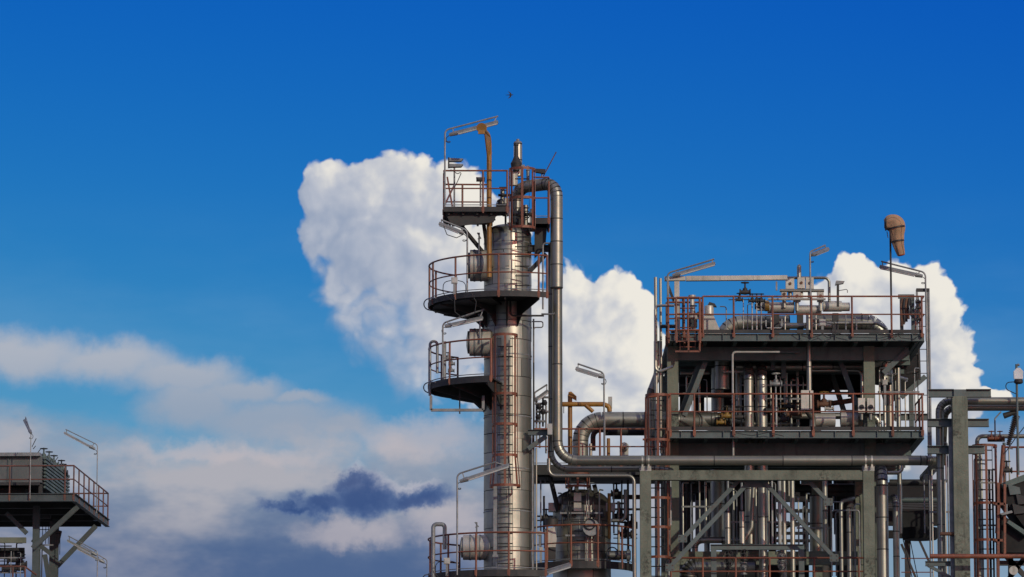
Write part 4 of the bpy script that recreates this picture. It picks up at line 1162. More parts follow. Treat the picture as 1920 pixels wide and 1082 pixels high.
pipe('fat segmented duct curving up onto upper deck behind railing', [(1354, 730, 128.0), (None, 605, None), (1480, None, None)], 14, 'jacket', 'insulated_duct', 'duct', .7, 1.4, 24)
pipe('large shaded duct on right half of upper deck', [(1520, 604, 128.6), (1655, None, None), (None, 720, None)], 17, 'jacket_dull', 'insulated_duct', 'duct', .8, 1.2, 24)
pipe('slim bright pipe along front of large shaded duct', [(1545, 606, 127.3), (1645, None, None), (1660, 615, None)], 3.4, 'jacket_bright', sect=None)
pipe('level dark pipe low along middle of upper deck', [(1462, 611, 127.0), (1560, None, None)], 6, 'jacket', sect=.8)
# insulated exchanger line with upright valve jackets
t = T('insulated_exchanger', 'long pale insulated exchanger lying on middle of upper deck', 'exchanger', P(1515, 618, 127.4))
for (x0, x1, y0, y1, r) in ((1439, 1489, 566, 588, 0), (1492, 1540, 572, 590, 0), (1543, 1578, 564, 585, 0), (1578, 1593, 567, 584, 0)):
    a, b = P(x0, (y0 + y1) / 2, 127.4), P(x1, (y0 + y1) / 2, 127.4); b.z = a.z
    MB().lathe([(M((y1 - y0) / 2), 0), (M((y1 - y0) / 2), (b - a).length)], a, b - a, 12, 0, True).build('jacket_section', 'pale_jacket', t)
for (px, y0) in ((1455, 590), (1500, 590), (1566, 588)):
    a = P(px, y0, 127.4); MB().bar(a, Vector((a.x, a.y, ZD1)), .18, .25).build('saddle', 'dark', t)
MB().bar(P(1420, 573, 127.5), P(1440, 573, 127.5), .2, .3).build('end_box', 'pale_jacket', t)
MB().tube([P(1434, 574, 127.3), P(1442, 574, 127.3)], .16, 12).build('yellow_band', 'yellow', t)
tops = [(1481, 523, 543, 16), (1502, 521, 542, 14), (1518, 521, 543, 15), (1494, 546, 566, 14), (1538, 546, 566, 12), (1470, 545, 560, 10)]
lb = ['leftmost upright pale insulated valve box above the exchanger', 'upright pale insulated valve box under round capped stack', 'upright pale insulated valve box beside the lamp pole', 'lower pale valve jacket standing on exchanger middle', 'lower pale valve jacket standing on exchanger right', 'small lower valve jacket left of the exchanger middle']
for (px, y0, y1, w), l in zip(tops, lb):
    t = T('insulated_valve_box', l, 'valve box', P(px, y1, 127.2))
    c = P(px, (y0 + y1) / 2, 127.2); h = M(y1 - y0)
    MB().box(c, (M(w), .24, h)).build('casing', 'pale_jacket', t)
    MB().lathe([(.045, 0), (.045, .03)], c + Vector((0, -.12, 0)), (0, -1, 0), 8).build('plug', 'rust', t)
    MB().tube([c - Vector((0, 0, h / 2)), c - Vector((0, 0, h / 2 + .28))], .06, 8).build('neck', 'jacket', t)
pipe('short stack with round cap above exchanger valve boxes', [(1498.5, 523, 127.2), (None, 500, None)], 4.2, 'jacket', sect=None)
MB().lathe([(M(4.2), 0), (M(3.6), .03), (M(2), .06), (.01, .07)], P(1498.5, 500, 127.2)).build('cap', 'jacket', bpy.data.objects[[o.name for o in COL.objects if o.get('label') == 'short stack with round cap above exchanger valve boxes'][0]])
pipe('slim pipe looping right and down from the upright valve boxes', [(1476, 521, 127.3), (1554.5, None, None), (None, 566, None)], 2.8, 'jacket', sect=None)
pipe('level pale pipe linking lower valve jackets over exchanger', [(1462, 545, 127.1), (1545, None, None)], 3.2, 'jacket', sect=None)
pipe('second level pipe just above exchanger jackets', [(1440, 561, 127.0), (1548, None, None)], 2.4, 'pale_jacket', sect=None)
for i, px in enumerate((1410.5, 1419, 1427.5)):
    bare(('left', 'middle', 'right')[i] + ' one of three thin pale risers on upper deck', [(px, 620, 126.0), (None, 566, None)], 1.3, 'white')
    gate_valve(('left', 'middle', 'right')[i] + ' dark valve on top of the three thin risers', P(px, 564, 126.0), .17, 'x', 'black', 'dark')
gate_valve('dark valve with round wheel sticking up above railing left of exchanger', P(1397, 548, 126.2), .24, 'x', 'black', 'dark')
gate_valve('small valve on level stem beside deck railing', P(1386, 562, 126.2), .16, 'x', 'black', 'dark')
bare('thin dark stem joining small valves along deck railing', [(1366, 562, 126.2), (1410, None, None)], .9, 'dark')
bare('thin pale riser near left post of upper deck railing', [(1394, 618, 126.2), (None, 562, None)], .9, 'white')
bare('pale U shaped conduit low on upper deck', [(1436, 600, 126.1), (None, 615, None), (1466, None, None), (None, 598, None)], 1.1, 'white')
gate_valve('lower dark valve between thin risers and exchanger', P(1424, 575, 126.1), .2, 'x', 'black', 'dark')
gate_valve('cluster valve by red ladder enclosure upper', P(1300, 590, 126), .22, 'x', 'black', 'dark')
t = T('valve_stand', 'pale valve body with dark stem inside red ladder enclosure', 'valve', P(1298, 620, 126.0))
MB().lathe([(.12, 0), (.12, .35), (.17, .38), (.17, .48), (.07, .5), (.07, 1.0), (.11, 1.02), (.11, 1.1)], P(1298, 622, 126.0), nn=12).build('body', 'pale_jacket', t)
MB().box(P(1298, 607, 125.9), (.3, .2, .22)).build('motor', 'dark', t)
pipe('dark slim upright behind red ladder enclosure', [(1282, 640, 126.6), (None, 560, None)], 3, 'dark', sect=None)
pipe('short dark level pipe at left rim of upper deck', [(1238, 612, 126.0), (1268, None, None)], 3.6, 'dark', sect=None)
jbox('white junction box on post below right exchanger end', 1542, 605, 125.9, 634, .19, True)
t = T('area_camera', 'grey hooded camera on stand above right exchanger end', 'camera', P(1571, 556, 126.8))
MB().prism([P(1566, 534, 126.8), P(1582, 531, 126.8), P(1584, 527, 126.8), P(1568, 526, 126.8)], (0, .2, 0)).build('hood', 'galv', t)
MB().bar(P(1571, 575, 126.8), P(1571, 533, 126.8), .07, .07).build('stand', 'dark', t)
MB().tube(smooth_path([P(1573, 545, 126.8), P(1589, 542, 126.8), P(1589, 549, 126.8)], .05), .013, 5).build('cable', 'galv', t)
t = T('hose_stand', 'rusty hoses hanging over a stand at right end of upper deck', 'hose stand', P(1700, 618, 126.2))
for px in (1690, 1711):
    a = P(px, 553, 126.3); MB().bar(a, Vector((a.x, a.y, ZD1)), .1, .08).build('stand_post', 'grey', t)
MB().bar(P(1684, 556, 126.3), P(1714, 556, 126.3), .1, .12).build('crossbar', 'grey', t)
for i, px in enumerate((1692, 1697, 1701, 1706)):
    MB().tube(smooth_path([P(px - 1, 612 - 7 * i, 126.1), P(px - 3, 575, 126.1), P(px, 550, 126.2), P(px + 2, 575, 126.15), P(px + 3, 608 - 5 * i, 126.1)], .15), .035, 7).build('hose', ('rust', 'black', 'rust', 'black')[i], t)
# windsock
t = T('windsock', 'faded orange limp windsock on thin pole above right deck end', 'windsock', P(1672, 634, 125.6))
a = P(1672, 634, 125.6); b = P(1672, 406, 125.6); b.x = a.x
MB().tube([a, b], .03, 8).build('pole', 'dark', t)
cent = [(1660, 421, 10, 0), (1664, 420, 12, 0), (1671, 418, 15, 0), (1678, 421, 17, 0), (1681, 430, 15.5, 0), (1682, 440, 13, 0), (1683, 450, 12, 0), (1685, 460, 10.5, 0), (1688, 470, 9, 0), (1690, 478, 7.5, 0)]
fine = []
for i in range(len(cent) - 1):
    p0, p1, p2, p3 = (cent[max(0, min(len(cent) - 1, i + k))] for k in (-1, 0, 1, 2))
    for u_ in (0, .25, .5, .75):
        fine.append(tuple(.5 * (2 * b_ + (c_ - a_) * u_ + (2 * a_ - 5 * b_ + 4 * c_ - d_) * u_ ** 2 + (3 * b_ - a_ - 3 * c_ + d_) * u_ ** 3) for a_, b_, c_, d_ in zip(p0, p1, p2, p3)))
cent = fine + [cent[-1]]
pts = [P(c[0], c[1], 125.45) for c in cent]
mb = MB(); nn = 32; o = 0
vs = []
for i, (q, c) in enumerate(zip(pts, cent)):
    tt = (pts[min(i + 1, len(pts) - 1)] - pts[max(i - 1, 0)]).normalized()
    x = tt.cross(Vector((0, 1, 0))).normalized(); y = Vector((0, 1, 0))
    for j in range(nn):
        an = 2 * math.pi * j / nn
        rr = M(c[2]) * (1 + .07 * math.sin(5 * an + i * .15) + .03 * math.sin(9 * an + i * .25))
        vs.append(q + x * math.cos(an) * rr + y * math.sin(an) * rr * .8)
fs = []
for i in range(len(pts) - 1):
    for j in range(nn):
        aa = i * nn + j; bb = i * nn + (j + 1) % nn
        fs.append((aa, bb, bb + nn, aa + nn))
mb.add(vs, fs, 0, True)
sk = mb.build('sleeve', 'sock', t)
for k in (15, 25):
    q, c = pts[k], cent[k]
    tt = (pts[k + 1] - pts[k - 1]).normalized()
    MB().tube([q - tt * .02, q + tt * .02], M(c[2]) * 1.06, 18, False).build('reinforcing_band', 'black', t)
mr = P(1660, 421, 125.45)
MB().tube([mr + Vector((.01, M(11) * math.cos(an) * .85, M(11) * math.sin(an))) for an in [k * math.pi / 10 for k in range(21)]], .02, 6).build('mouth_hoop', 'dark', t)
for jj in (3, 12, 20, 27):
    MB().tube([sk.matrix_world @ Vector(vs[ii * nn + jj]) if False else vs[ii * nn + jj] for ii in range(0, len(pts), 2)], .008, 5).build('seam', 'rust', t)
MB().tube([P(1659, 412, 125.45), P(1659, 428, 125.45)], .02, 6).tube([P(1663, 434, 125.5), P(1665, 446, 125.5)], .012, 5).build('tether', 'rust', t)
MB().lathe([(M(7.2), 0), (M(6), .02)], pts[-1], (pts[-1] - pts[-2]), 14).build('lining', 'sock_in', t)
# lamps on the structure
lamp('floodlight sloping up over left end of pale cable bridge', (1252, 575, 126.2), (1253, 512), (1339, 486), (1261, 517), (1341, 494), loop=False)
lamp('floodlight seen end on with drooping cable above exchanger', (1520.5, 630, 125.6), (1520.5, 472), (1547, 460), (1523, 478), (1551, 467), Yd=1.2)
lamp('floodlight sloping left behind the windsock pole', (1737, 640, 126.2), (1736, 511), (1652, 490), (1730, 518), (1649, 500))
# tall cable riser at right end of the structure
t = T('cable_riser', 'tall twin conduit riser at right corner of process structure', 'conduit', P(1738, 745, 126.3))
for px in (1737, 1741):
    a = P(px, 541, 126.3); MB().tube([a, Vector((a.x, a.y, Zof(960, 126.3)))], .034, 8).build('conduit', 'galv', t)
a = P(1719, 543, 126.3); MB().bar(a, Vector((a.x, a.y, ZD1)), .06, .06).build('conduit', 'galv', t)
MB().bar(P(1718, 544, 126.3), P(1742, 544, 126.3), .08, .1).build('head_box', 'dark', t)
for py in (565, 590, 612, 655, 677, 700, 741, 863): MB().bar(P(1721, py, 126.35), P(1742, py, 126.35), .025, .02).build('rung', 'dark', t)
for i, py in enumerate((566, 577, 588, 599)):
    gate_valve(('topmost', 'second', 'third', 'lowest')[i] + ' small dark fitting on the right corner conduit riser', P(1722, py, 126.1), .13, 'x', 'black', 'dark')

# slack cables along the edge of the upper deck
for i, row in enumerate((((1490, 620), (1504, 630), (1522, 634), (1541, 628)), ((1541, 626), (1552, 634), (1566, 628), (1566, 606), (1556, 600)), ((1676, 622), (1690, 634), (1712, 636), (1726, 628)), ((1560, 622), (1600, 632), (1650, 634), (1690, 624)), ((1380, 812), (1410, 817), (1440, 811), (1470, 818)))):
    bare(('slack black cable left of white junction box', 'curled black cable right of white junction box', 'slack black cable near right end of upper deck', 'long slack black cable below upper deck edge', 'slack black cable at lower deck edge')[i], [(x_, y_, 125.36) for x_, y_ in row], .7, 'black', 'cable', 'cable')
for i, (x0, x1, y, Y) in enumerate(((1356, 1396, 697, 127.6), (1276, 1330, 700, 128.2), (1440, 1500, 660, 126.4))):
    bare(('short pale level pipe left of twin risers', 'level pipe behind left structure brace', 'thin level pipe below upper deck middle')[i], [(x0, y, Y), (x1, None, None)], (2.0, 3.2, 1.4)[i], ('white', 'jacket', 'galv')[i])
PP([('bright riser behind the yellow valves', [(1384, 800, 128.6), (None, 690, None)], 4.2, 'jacket_bright', .8),
    ('bright riser behind the white wheeled valve', [(1474, 800, 128.8), (None, 700, None)], 4.0, 'jacket_bright', .8),
    ('slim bright riser left of the tall pale box', [(1496, 800, 128.2), (None, 696, None)], 2.6, 'jacket_bright', None),
    ('level bright pipe low behind lower deck valves', [(1400, 795, 128.4), (1500, None, None)], 4.6, 'jacket', .7),
    ('dark level pipe across middle of lower level', [(1300, 742, 129.6), (1390, None, None)], 4, 'jacket_dull', .8)])
# ---- things on the lower deck
t = T('insulated_valve_box', 'tall pale insulated box at foot of bright riser on lower deck', 'valve box', P(1514, 800, 126.4))
MB().box(P(1510, 751, 126.4), (M(17), .3, M(37))).box(P(1520.5, 751, 126.38), (M(8), .26, M(36))).build('casing', 'pale_jacket', t)
MB().tube([P(1514, 770, 126.4), P(1524, 785, 126.6), P(1524, 800, 126.6)], .1, 10).build('drain', 'jacket', t)
for (x0, x1, y0, y1, l) in ((1528, 1566, 774, 800, 'left pale drum jacket lying on lower deck'), (1576, 1608, 767, 800, 'right pale drum jacket lying on lower deck')):
    t = T('insulated_drum', l, 'drum', P((x0 + x1) / 2, y1, 126.9))
    a, b = P(x0, (y0 + y1) / 2 + 1, 126.9), P(x1, (y0 + y1) / 2 + 1, 126.9)
    MB().lathe([(M((y1 - y0) / 2), 0), (M((y1 - y0) / 2), (b - a).length)], a, b - a, 14).build('jacket', 'pale_jacket', t)
    MB().box((a + b) / 2 - Vector((0, 0, M(y1 - y0) / 2)), (.2, .2, .12)).build('saddle', 'dark', t)
for (px, l) in ((1615, 'left of two pale valve boxes by right concrete column'), (1632, 'right of two pale valve boxes by right concrete column')):
    t = T('insulated_valve_box', l, 'valve box', P(px, 775, 126.4))
    c = P(px, 761, 126.3)
    MB().box(c, (M(13), .22, M(28))).build('casing', 'pale_jacket', t)
    MB().lathe([(.075, 0), (.075, .03)], c + Vector((0, -.11, -.05)), (0, -1, 0), 10).build('plug', 'black', t)
    MB().tube([c - Vector((0, 0, .2)), c - Vector((0, 0, .42))], .05, 8).build('neck', 'jacket', t)
gate_valve('valve with white cross wheel standing among lower deck pipes', P(1455, 720, 126.6), .26, 'x', 'white', 'galv')
bare('thin stem carrying the white wheeled valve', [(1455, 790, 126.6), (None, 725, None)], 1.4, 'galv')
for i, (px, py, s, w, b_) in enumerate(((1352, 792, .2, 'yellow', 'yellow'), (1363, 780, .24, 'black', 'yellow'), (1376, 768, .24, 'black', 'dark'), (1468, 786, .26, 'yellow', 'dark'), (1492, 775, .26, 'black', 'rust'), (1545, 758, .3, 'yellow', 'rust'), (1555, 766, .2, 'white', 'white'), (1448, 770, .28, 'black', 'dark'), (1480, 762, .22, 'black', 'dark'), (1386, 782, .26, 'black', 'dark'))):
    gate_valve(('yellow valve lowest at left of the lower deck', 'yellow bodied valve with black wheel on lower deck', 'dark valve just left of the twin bright risers', 'yellow wheeled valve right of twin bright risers', 'rusty valve left of tall pale box', 'rusty yellow wheeled valve right of the tall pale box', 'small white valve above left pale drum', 'dark valve hard by the right twin riser', 'dark valve up behind the railing middle', 'low dark valve left of twin risers')[i], P(px, py, 127.2), s, 'x', w, b_)
bare('rusty level pipe behind valves on lower deck', [(1440, 757, 128), (1505, None, None)], 2.0, 'rust')
bare('rusty sloping pipe behind right drums on lower deck', [(1528, 752, 129), (1548, 758, 129), (1605, 750, 129)], 5, 'rust')
bare('yellow brown level pipe among lower deck valves', [(1475, 778, 128), (1510, None, None)], 6, 'rust')
# dark equipment in the back of the lower level
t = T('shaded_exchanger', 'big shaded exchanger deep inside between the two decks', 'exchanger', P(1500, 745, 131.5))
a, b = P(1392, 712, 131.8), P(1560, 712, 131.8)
MB().lathe([(.35, 0), (.45, .1), (.45, (b - a).length - .1), (.35, (b - a).length)], a, b - a, 20).build('shell', 'deep_shade', t)
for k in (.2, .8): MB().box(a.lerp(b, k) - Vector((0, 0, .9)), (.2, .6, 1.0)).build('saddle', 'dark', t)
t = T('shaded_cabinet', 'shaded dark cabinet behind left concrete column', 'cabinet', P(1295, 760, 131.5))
MB().box(P(1300, 706, 131.6), (.9, .6, 1.2)).build('body', 'deep_shade', t)
MB().box(P(1322, 728, 131.3), (.5, .5, .5)).build('side_box', 'deep_shade', t)
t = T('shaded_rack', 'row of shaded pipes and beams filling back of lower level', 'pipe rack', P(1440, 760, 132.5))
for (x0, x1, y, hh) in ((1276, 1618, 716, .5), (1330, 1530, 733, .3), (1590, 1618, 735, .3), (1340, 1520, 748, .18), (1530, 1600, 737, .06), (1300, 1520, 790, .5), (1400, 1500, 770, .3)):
    MB().bar(P(x0, y, 132.6), P(x1, y, 132.6), .2, hh).build('beam', 'deep_shade', t)
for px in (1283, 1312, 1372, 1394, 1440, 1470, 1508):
    MB().bar(P(px, 700, 132.4), P(px, 800, 132.4), .28, .2, (0, 1, 0)).build('upright', 'deep_shade', t)
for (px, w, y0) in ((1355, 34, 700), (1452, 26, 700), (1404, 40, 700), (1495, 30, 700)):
    MB().box(P(px, 735, 131.9), (M(w), .4, M(70))).build('casing', 'deep_shade', t)
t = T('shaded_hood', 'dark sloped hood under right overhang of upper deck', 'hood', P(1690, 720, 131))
MB().prism([P(1650, 700, 131), P(1720, 660, 131), P(1722, 712, 131), P(1690, 738, 131), P(1665, 760, 131)], (0, 1.0, 0)).build('casing', 'deep_shade', t)
for i, (px, py, px2, py2) in enumerate(((1640, 664, 1725, 664), (1700, 700, 1726, 695), (1655, 690, 1700, 690), (1722, 650, 1724, 712))):
    bare(('long', 'short', 'middle', 'upright')[i] + ' shaded pipe under right overhang of upper deck', [(px, py, 128.8), (px2, py2, 128.8)], 3, 'dark')
bare('curved dark hose loop beside right concrete column', [(1652, 700, 127.5), (1655, 680, 127.5), (1668, 674, 127.5), (1676, 680, 127.5)], 1.0, 'black')
jbox('small white twin box on riser right of concrete column', 1659, 717, 126.9, 760, .16, False)

tubing('slim tubes behind left braces of the concrete frame', [(1281, 905, 1040, 1.6, 128.6, 1), (1297, 905, 1030, 1.0, 128.8, 0), (1312, 900, 1000, 1.4, 128.4, 2), (1324, 902, 1036, 2.2, 128.7, 1), (1330, 910, 1020, 1.0, 128.2, 3)], ((1278, 1334, 950, 128.3),))
tubing('slim tubes between sleeves and thick downcomer below gusset', [(1376, 905, 1030, 1.8, 127.8, 1), (1382, 920, 1040, 1.1, 127.6, 0), (1402, 908, 1000, 1.6, 127.9, 2), (1418, 902, 1030, 2.4, 128.2, 1), (1442, 902, 1030, 1.5, 127.8, 1), (1455, 905, 1040, 1.2, 127.4, 0)], ((1358, 1480, 979, 126.9),))
tubing('slim tubes right of clean bright riser in frame bay', [(1498, 930, 1040, 1.5, 128.0, 1), (1506, 950, 1030, 1.0, 127.8, 0), (1513, 925, 1040, 2.0, 128.4, 2), (1560, 935, 1080, 1.6, 127.6, 1), (1568, 960, 1080, 1.2, 127.4, 0), (1604, 945, 1080, 1.8, 127.3, 1), (1614, 930, 1060, 1.2, 127.6, 3)], ((1494, 1560, 990, 127.7),))
tubing('slim tubes among twin risers on lower deck', [(1390, 705, 800, 1.4, 127.6, 0), (1418, 700, 800, 1.2, 127.9, 1), (1446, 715, 800, 1.5, 127.7, 1), (1464, 705, 800, 1.1, 127.5, 0), (1484, 712, 800, 1.8, 128.0, 1), (1506, 705, 740, 1.2, 127.6, 3)], ((1384, 1512, 748, 127.6), (1384, 1512, 722, 127.9)))
tubing('slim tubes left of stubby dark vessel on lower deck', [(1288, 705, 800, 1.5, 128.2, 2), (1298, 720, 800, 1.0, 128.0, 0), (1312, 700, 780, 2.0, 128.6, 1), (1326, 712, 790, 1.2, 128.1, 0)], ((1280, 1332, 738, 128.0),))
tubing('slim tubes right of the right hand concrete column', [(1650, 690, 800, 1.5, 127.0, 1), (1674, 700, 800, 1.0, 127.4, 0), (1680, 690, 790, 2.0, 128.2, 2), (1698, 715, 800, 1.3, 127.6, 1), (1716, 690, 800, 1.2, 128.0, 0), (1722, 700, 790, 1.0, 127.6, 3)], ((1646, 1724, 735, 127.4),))
tubing('slim tubes among equipment on upper deck', [(1362, 575, 620, 1.1, 126.6, 0), (1402, 570, 620, .9, 126.4, 0), (1446, 592, 622, 1.3, 126.7, 1), (1472, 592, 622, 1.5, 126.8, 1), (1530, 590, 622, 1.4, 126.6, 1), (1586, 588, 622, 1.3, 126.9, 0), (1606, 596, 622, 1.6, 127.0, 2)], ())
# ---- lowest zone: steel table, valves, railing
t = T('steel_table_frame', 'blue grey steel goal post frame low behind concrete frame', 'frame', P(1420, 1082, 125.6))
a, b = P(1332, 1026, 125.6), P(1508, 1026, 125.6); b.z = a.z
MB().ibeam(a, b, .16, .16).build('beam', 'grey', t)
for px in (1338, 1502.5):
    q = P(px, 1031, 125.6); MB().box((q.x, q.y, q.z / 2), (.16, .16, q.z)).build('leg', 'grey', t)
t = T('guard_rail', 'long red guard railing low behind the concrete frame', 'railing', P(1420, 1082, 125.4))
zr = Zof(1116, 125.4)
a, b = Vector((Xof(1258, 125.4, zr), 125.4, zr)), Vector((Xof(1622, 125.4, zr), 125.4, zr))
rails(t, [a, b], (1.1, .70), 'red', .028, along([a, b], (.0, .165, .335, .51, .74, .97)), 1.1, 1.2)
for i, (px, py) in enumerate(((1365, 1042), (1366, 1056), (1395, 1040), (1394, 1066), (1465, 1062), (1464, 1044))):
    gate_valve(('upper', 'middle', 'upper right', 'lower right', 'lower far', 'upper far')[i] + ' dark valve hanging below the steel goal post frame', P(px, py, 125.8), .26, 'z', 'black', 'dark' if i < 3 else 'galv')
for i, px in enumerate((1365.5, 1394.5, 1465)):
    bare(('left', 'middle', 'right')[i] + ' dark stem through valves below the goal post frame', [(px, 1090, 126), (None, 1022, None)], 2.2, 'dark')
t = T('equipment_panel', 'plain lavender grey panel behind the frame braces', 'panel', P(1318, 1005, 130.4))
MB().box(P(1318, 973, 130.4), (M(29), .4, M(70))).build('cabinet', 'panel', t)
MB().lathe([(.06, 0), (.06, .05)], P(1309, 987, 130.15), (0, -1, 0), 10).build('knob', 'dark', t)
for (px, y0, y1, l) in ((1288.5, 900, 1030, 'dark channel post left of the lavender grey panel'), (1298, 900, 1030, 'thin post left of lavender grey panel')):
    a = P(px, y0, 130.2); MB().bar(a, Vector((a.x, a.y, Zof(y1, 130.2))), M(5 if px < 1290 else 2), .1).thing('channel_post', 'dark', l, 'post')
# shaded background racks seen through the frame
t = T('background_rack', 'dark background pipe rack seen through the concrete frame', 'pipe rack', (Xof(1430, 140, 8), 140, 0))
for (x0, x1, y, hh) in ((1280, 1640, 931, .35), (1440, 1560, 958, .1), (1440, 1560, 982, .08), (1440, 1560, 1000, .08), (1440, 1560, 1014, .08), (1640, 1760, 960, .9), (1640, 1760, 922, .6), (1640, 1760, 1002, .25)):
    MB().bar(P(x0, y, 140), P(x1, y, 140), .3, hh).build('beam', 'deep_shade', t)
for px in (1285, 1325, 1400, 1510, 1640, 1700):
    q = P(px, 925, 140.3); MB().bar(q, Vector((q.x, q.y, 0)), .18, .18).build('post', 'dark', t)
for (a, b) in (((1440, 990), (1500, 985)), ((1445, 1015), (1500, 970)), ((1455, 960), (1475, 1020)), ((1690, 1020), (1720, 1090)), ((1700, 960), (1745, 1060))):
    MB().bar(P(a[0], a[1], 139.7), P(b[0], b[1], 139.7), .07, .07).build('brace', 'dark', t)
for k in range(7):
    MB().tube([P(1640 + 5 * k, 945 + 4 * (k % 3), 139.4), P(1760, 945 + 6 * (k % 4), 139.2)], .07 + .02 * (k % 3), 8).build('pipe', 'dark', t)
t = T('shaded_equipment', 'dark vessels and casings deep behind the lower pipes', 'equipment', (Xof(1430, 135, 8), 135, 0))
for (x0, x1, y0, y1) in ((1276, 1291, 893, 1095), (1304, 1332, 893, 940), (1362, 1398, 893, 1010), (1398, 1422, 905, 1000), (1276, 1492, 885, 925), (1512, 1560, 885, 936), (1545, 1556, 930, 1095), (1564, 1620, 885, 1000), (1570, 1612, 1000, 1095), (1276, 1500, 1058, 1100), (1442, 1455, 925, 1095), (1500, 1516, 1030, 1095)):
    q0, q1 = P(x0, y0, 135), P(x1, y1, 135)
    MB().box(((q0.x + q1.x) / 2, 135 + .01 * x0 % .5, (q0.z + q1.z) / 2), (q1.x - q0.x, .5, q0.z - q1.z)).build('casing', 'deep_shade', t)
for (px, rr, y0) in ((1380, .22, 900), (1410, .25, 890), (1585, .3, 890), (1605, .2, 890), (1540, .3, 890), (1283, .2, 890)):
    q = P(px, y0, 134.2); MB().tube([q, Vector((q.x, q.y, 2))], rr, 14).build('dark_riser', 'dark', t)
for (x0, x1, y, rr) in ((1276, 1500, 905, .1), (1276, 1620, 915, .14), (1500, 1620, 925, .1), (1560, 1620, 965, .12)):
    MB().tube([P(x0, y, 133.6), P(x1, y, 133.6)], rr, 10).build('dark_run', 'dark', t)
t = T('hoist_trolley', 'dark hoist trolley with chains hanging at lower right', 'hoist', P(1720, 1020, 128.5))
MB().prism([P(1690, 960, 128.5), P(1752, 955, 128.5), P(1752, 985, 128.5), P(1740, 1000, 128.5), P(1715, 1004, 128.5), P(1694, 990, 128.5)], (0, .8, 0)).build('body', 'deep_shade', t)
MB().lathe([(.5, 0), (.55, .1), (.55, .35)], P(1725, 1012, 128.4), (0, 0, 1), 18).build('drum', 'deep_shade', t)
MB().tube([P(1693, 1010, 128.4), P(1712, 1090, 128.4)], .014, 5).tube([P(1706, 1010, 128.4), P(1722, 1090, 128.4)], .014, 5).build('chain', 'black', t)
bare('upper red rail far behind at lower right', [(1690, 1047, 131), (1750, None, None)], 1.0, 'red', 'rail', 'rail')
bare('lower red rail far behind at lower right', [(1690, 1073, 131), (1750, None, None)], 1.0, 'red', 'rail', 'rail')
bare('far red upright rail between supports at right', [(1774, 905, 127), (None, 830, None)], 1.2, 'red', 'rail', 'rail')

# ================================================================== PIPE RACK AT THE RIGHT
RY = 122.6
t = T('pipe_rack', 'grey concrete post with steel cross arms at right', 'pipe rack', (Xof(1802, RY, 6), RY, 0))
x = Xof(1802, RY, 14)
zt = Zof(746, RY)
MB().prism([Vector((x - .22, RY - .17, 0)), Vector((x + .22, RY - .17, 0)), Vector((x + .22, RY - .17, zt - .03)), Vector((x + .18, RY - .17, zt + .03)), Vector((x - .18, RY - .17, zt + .03)), Vector((x - .22, RY - .17, zt - .03))], (0, .36, 0)).build('column', 'concrete', t)
MB().box((x - .26, RY + .12, Zof(800, RY) / 2), (.12, .12, Zof(800, RY))).build('side_angle', 'galv', t)
for (x0, x1, y, YY, m) in ((1741, 1788, 737.5, RY, 'grey'), (1811, 1858, 737.5, RY, 'grey'), (1740, 1854, 793, RY + .38, 'grey'), (1739, 1846, 843.5, RY + .38, 'grey')):
    a, b = P(x0, y, YY), P(x1, y, YY); b.z = a.z
    MB().ibeam(a, b, .23, .2).build('cross_arm', m, t)
    if YY == RY and x0 < 1750: MB().bar(b, Vector((Xof(1811, RY, a.z), RY, a.z)), .16, .21).build('seat', 'grey', t)
a = P(1735, 1057, RY + .2); b = P(1790, 1057, RY + .2)
MB().ibeam(a, b, .14, .14).bar(P(1740, 1060, RY + .2), P(1788, 1086, RY + .2), .09, .09, (0, 1, 0)).build('low_bracket', 'grey', t)
pipe('stout pipe elbowing off the rack and dropping at its left', [(1935, 752, 123.2), (1761, None, None), (None, 1090, None)], 7.2, 'jacket_dull', sect=1.6, bend=1.5)
pipe('lower stout pipe along top of right hand rack', [(1935, 764, 123.5), (1772, None, None), (None, 870, 124.6)], 6.5, 'jacket_dull', sect=1.6, bend=1.6)
bare('pale thin riser left of the right hand concrete post', [(1766.5, 1090, 122.9), (None, 900, None)], 1.8, 'galv')
bare('thin pale riser right behind long pipe end', [(1742.5, 900, 125.4), (None, 1090, None)], 1.6, 'galv')
pipe('red fire water pipe crossing low at right', [(1744, 1043, 121.8), (1940, None, None)], 4.3, 'red', name='fire_water_pipe', sect=None)
pipe('short red stub pipe between risers at right', [(1763, 1001, 122.6), (1790, None, None)], 3.4, 'rust', sect=None)
# red ladder cage at right
yl = 124.2
ladder('tall red caged ladder right of the concrete post', Xof(1848, yl, 12), yl, Zof(1095, yl), Zof(836, yl), .5, (Zof(1090, yl), Zof(836, yl)), 'dark', .36, hoops=[Zof(1092, yl - .4), Zof(1013, yl - .4), Zof(944, yl - .4), Zof(836, yl - .4)], bottom_flare=False)
MB().tube([P(1869, 1000, 123.6), P(1876, 905, 123.6), P(1881, 835, 123.6)], .055, 8).thing('ladder_stringer', 'red', 'leaning red upright at right of caged ladder', 'upright')
pipe('grey riser inside the right hand red ladder cage', [(1836.5, 1090, 124.6), (None, 818, None), (1935, None, None)], 4.0, 'jacket', sect=1.0, bend=1.2)
bare('thin grey conduit bent above red ladder cage', [(1866, 824, 124.4), (None, 785, None), (1877, 772, 124.4)], 1.4, 'galv')
MB().bar(P(1852, 825, 124.2), P(1884, 825, 124.2), .1, .1).thing('shelf_bar', 'dark', 'short dark shelf bar on top of right ladder cage', 'bar')
for i, (px, py) in enumerate(((1859, 822), (1875, 822))):
    gate_valve(('left', 'right')[i] + ' red topped valve on right ladder cage shelf', P(px, py, 124.0), .17, 'x', 'red', 'red')
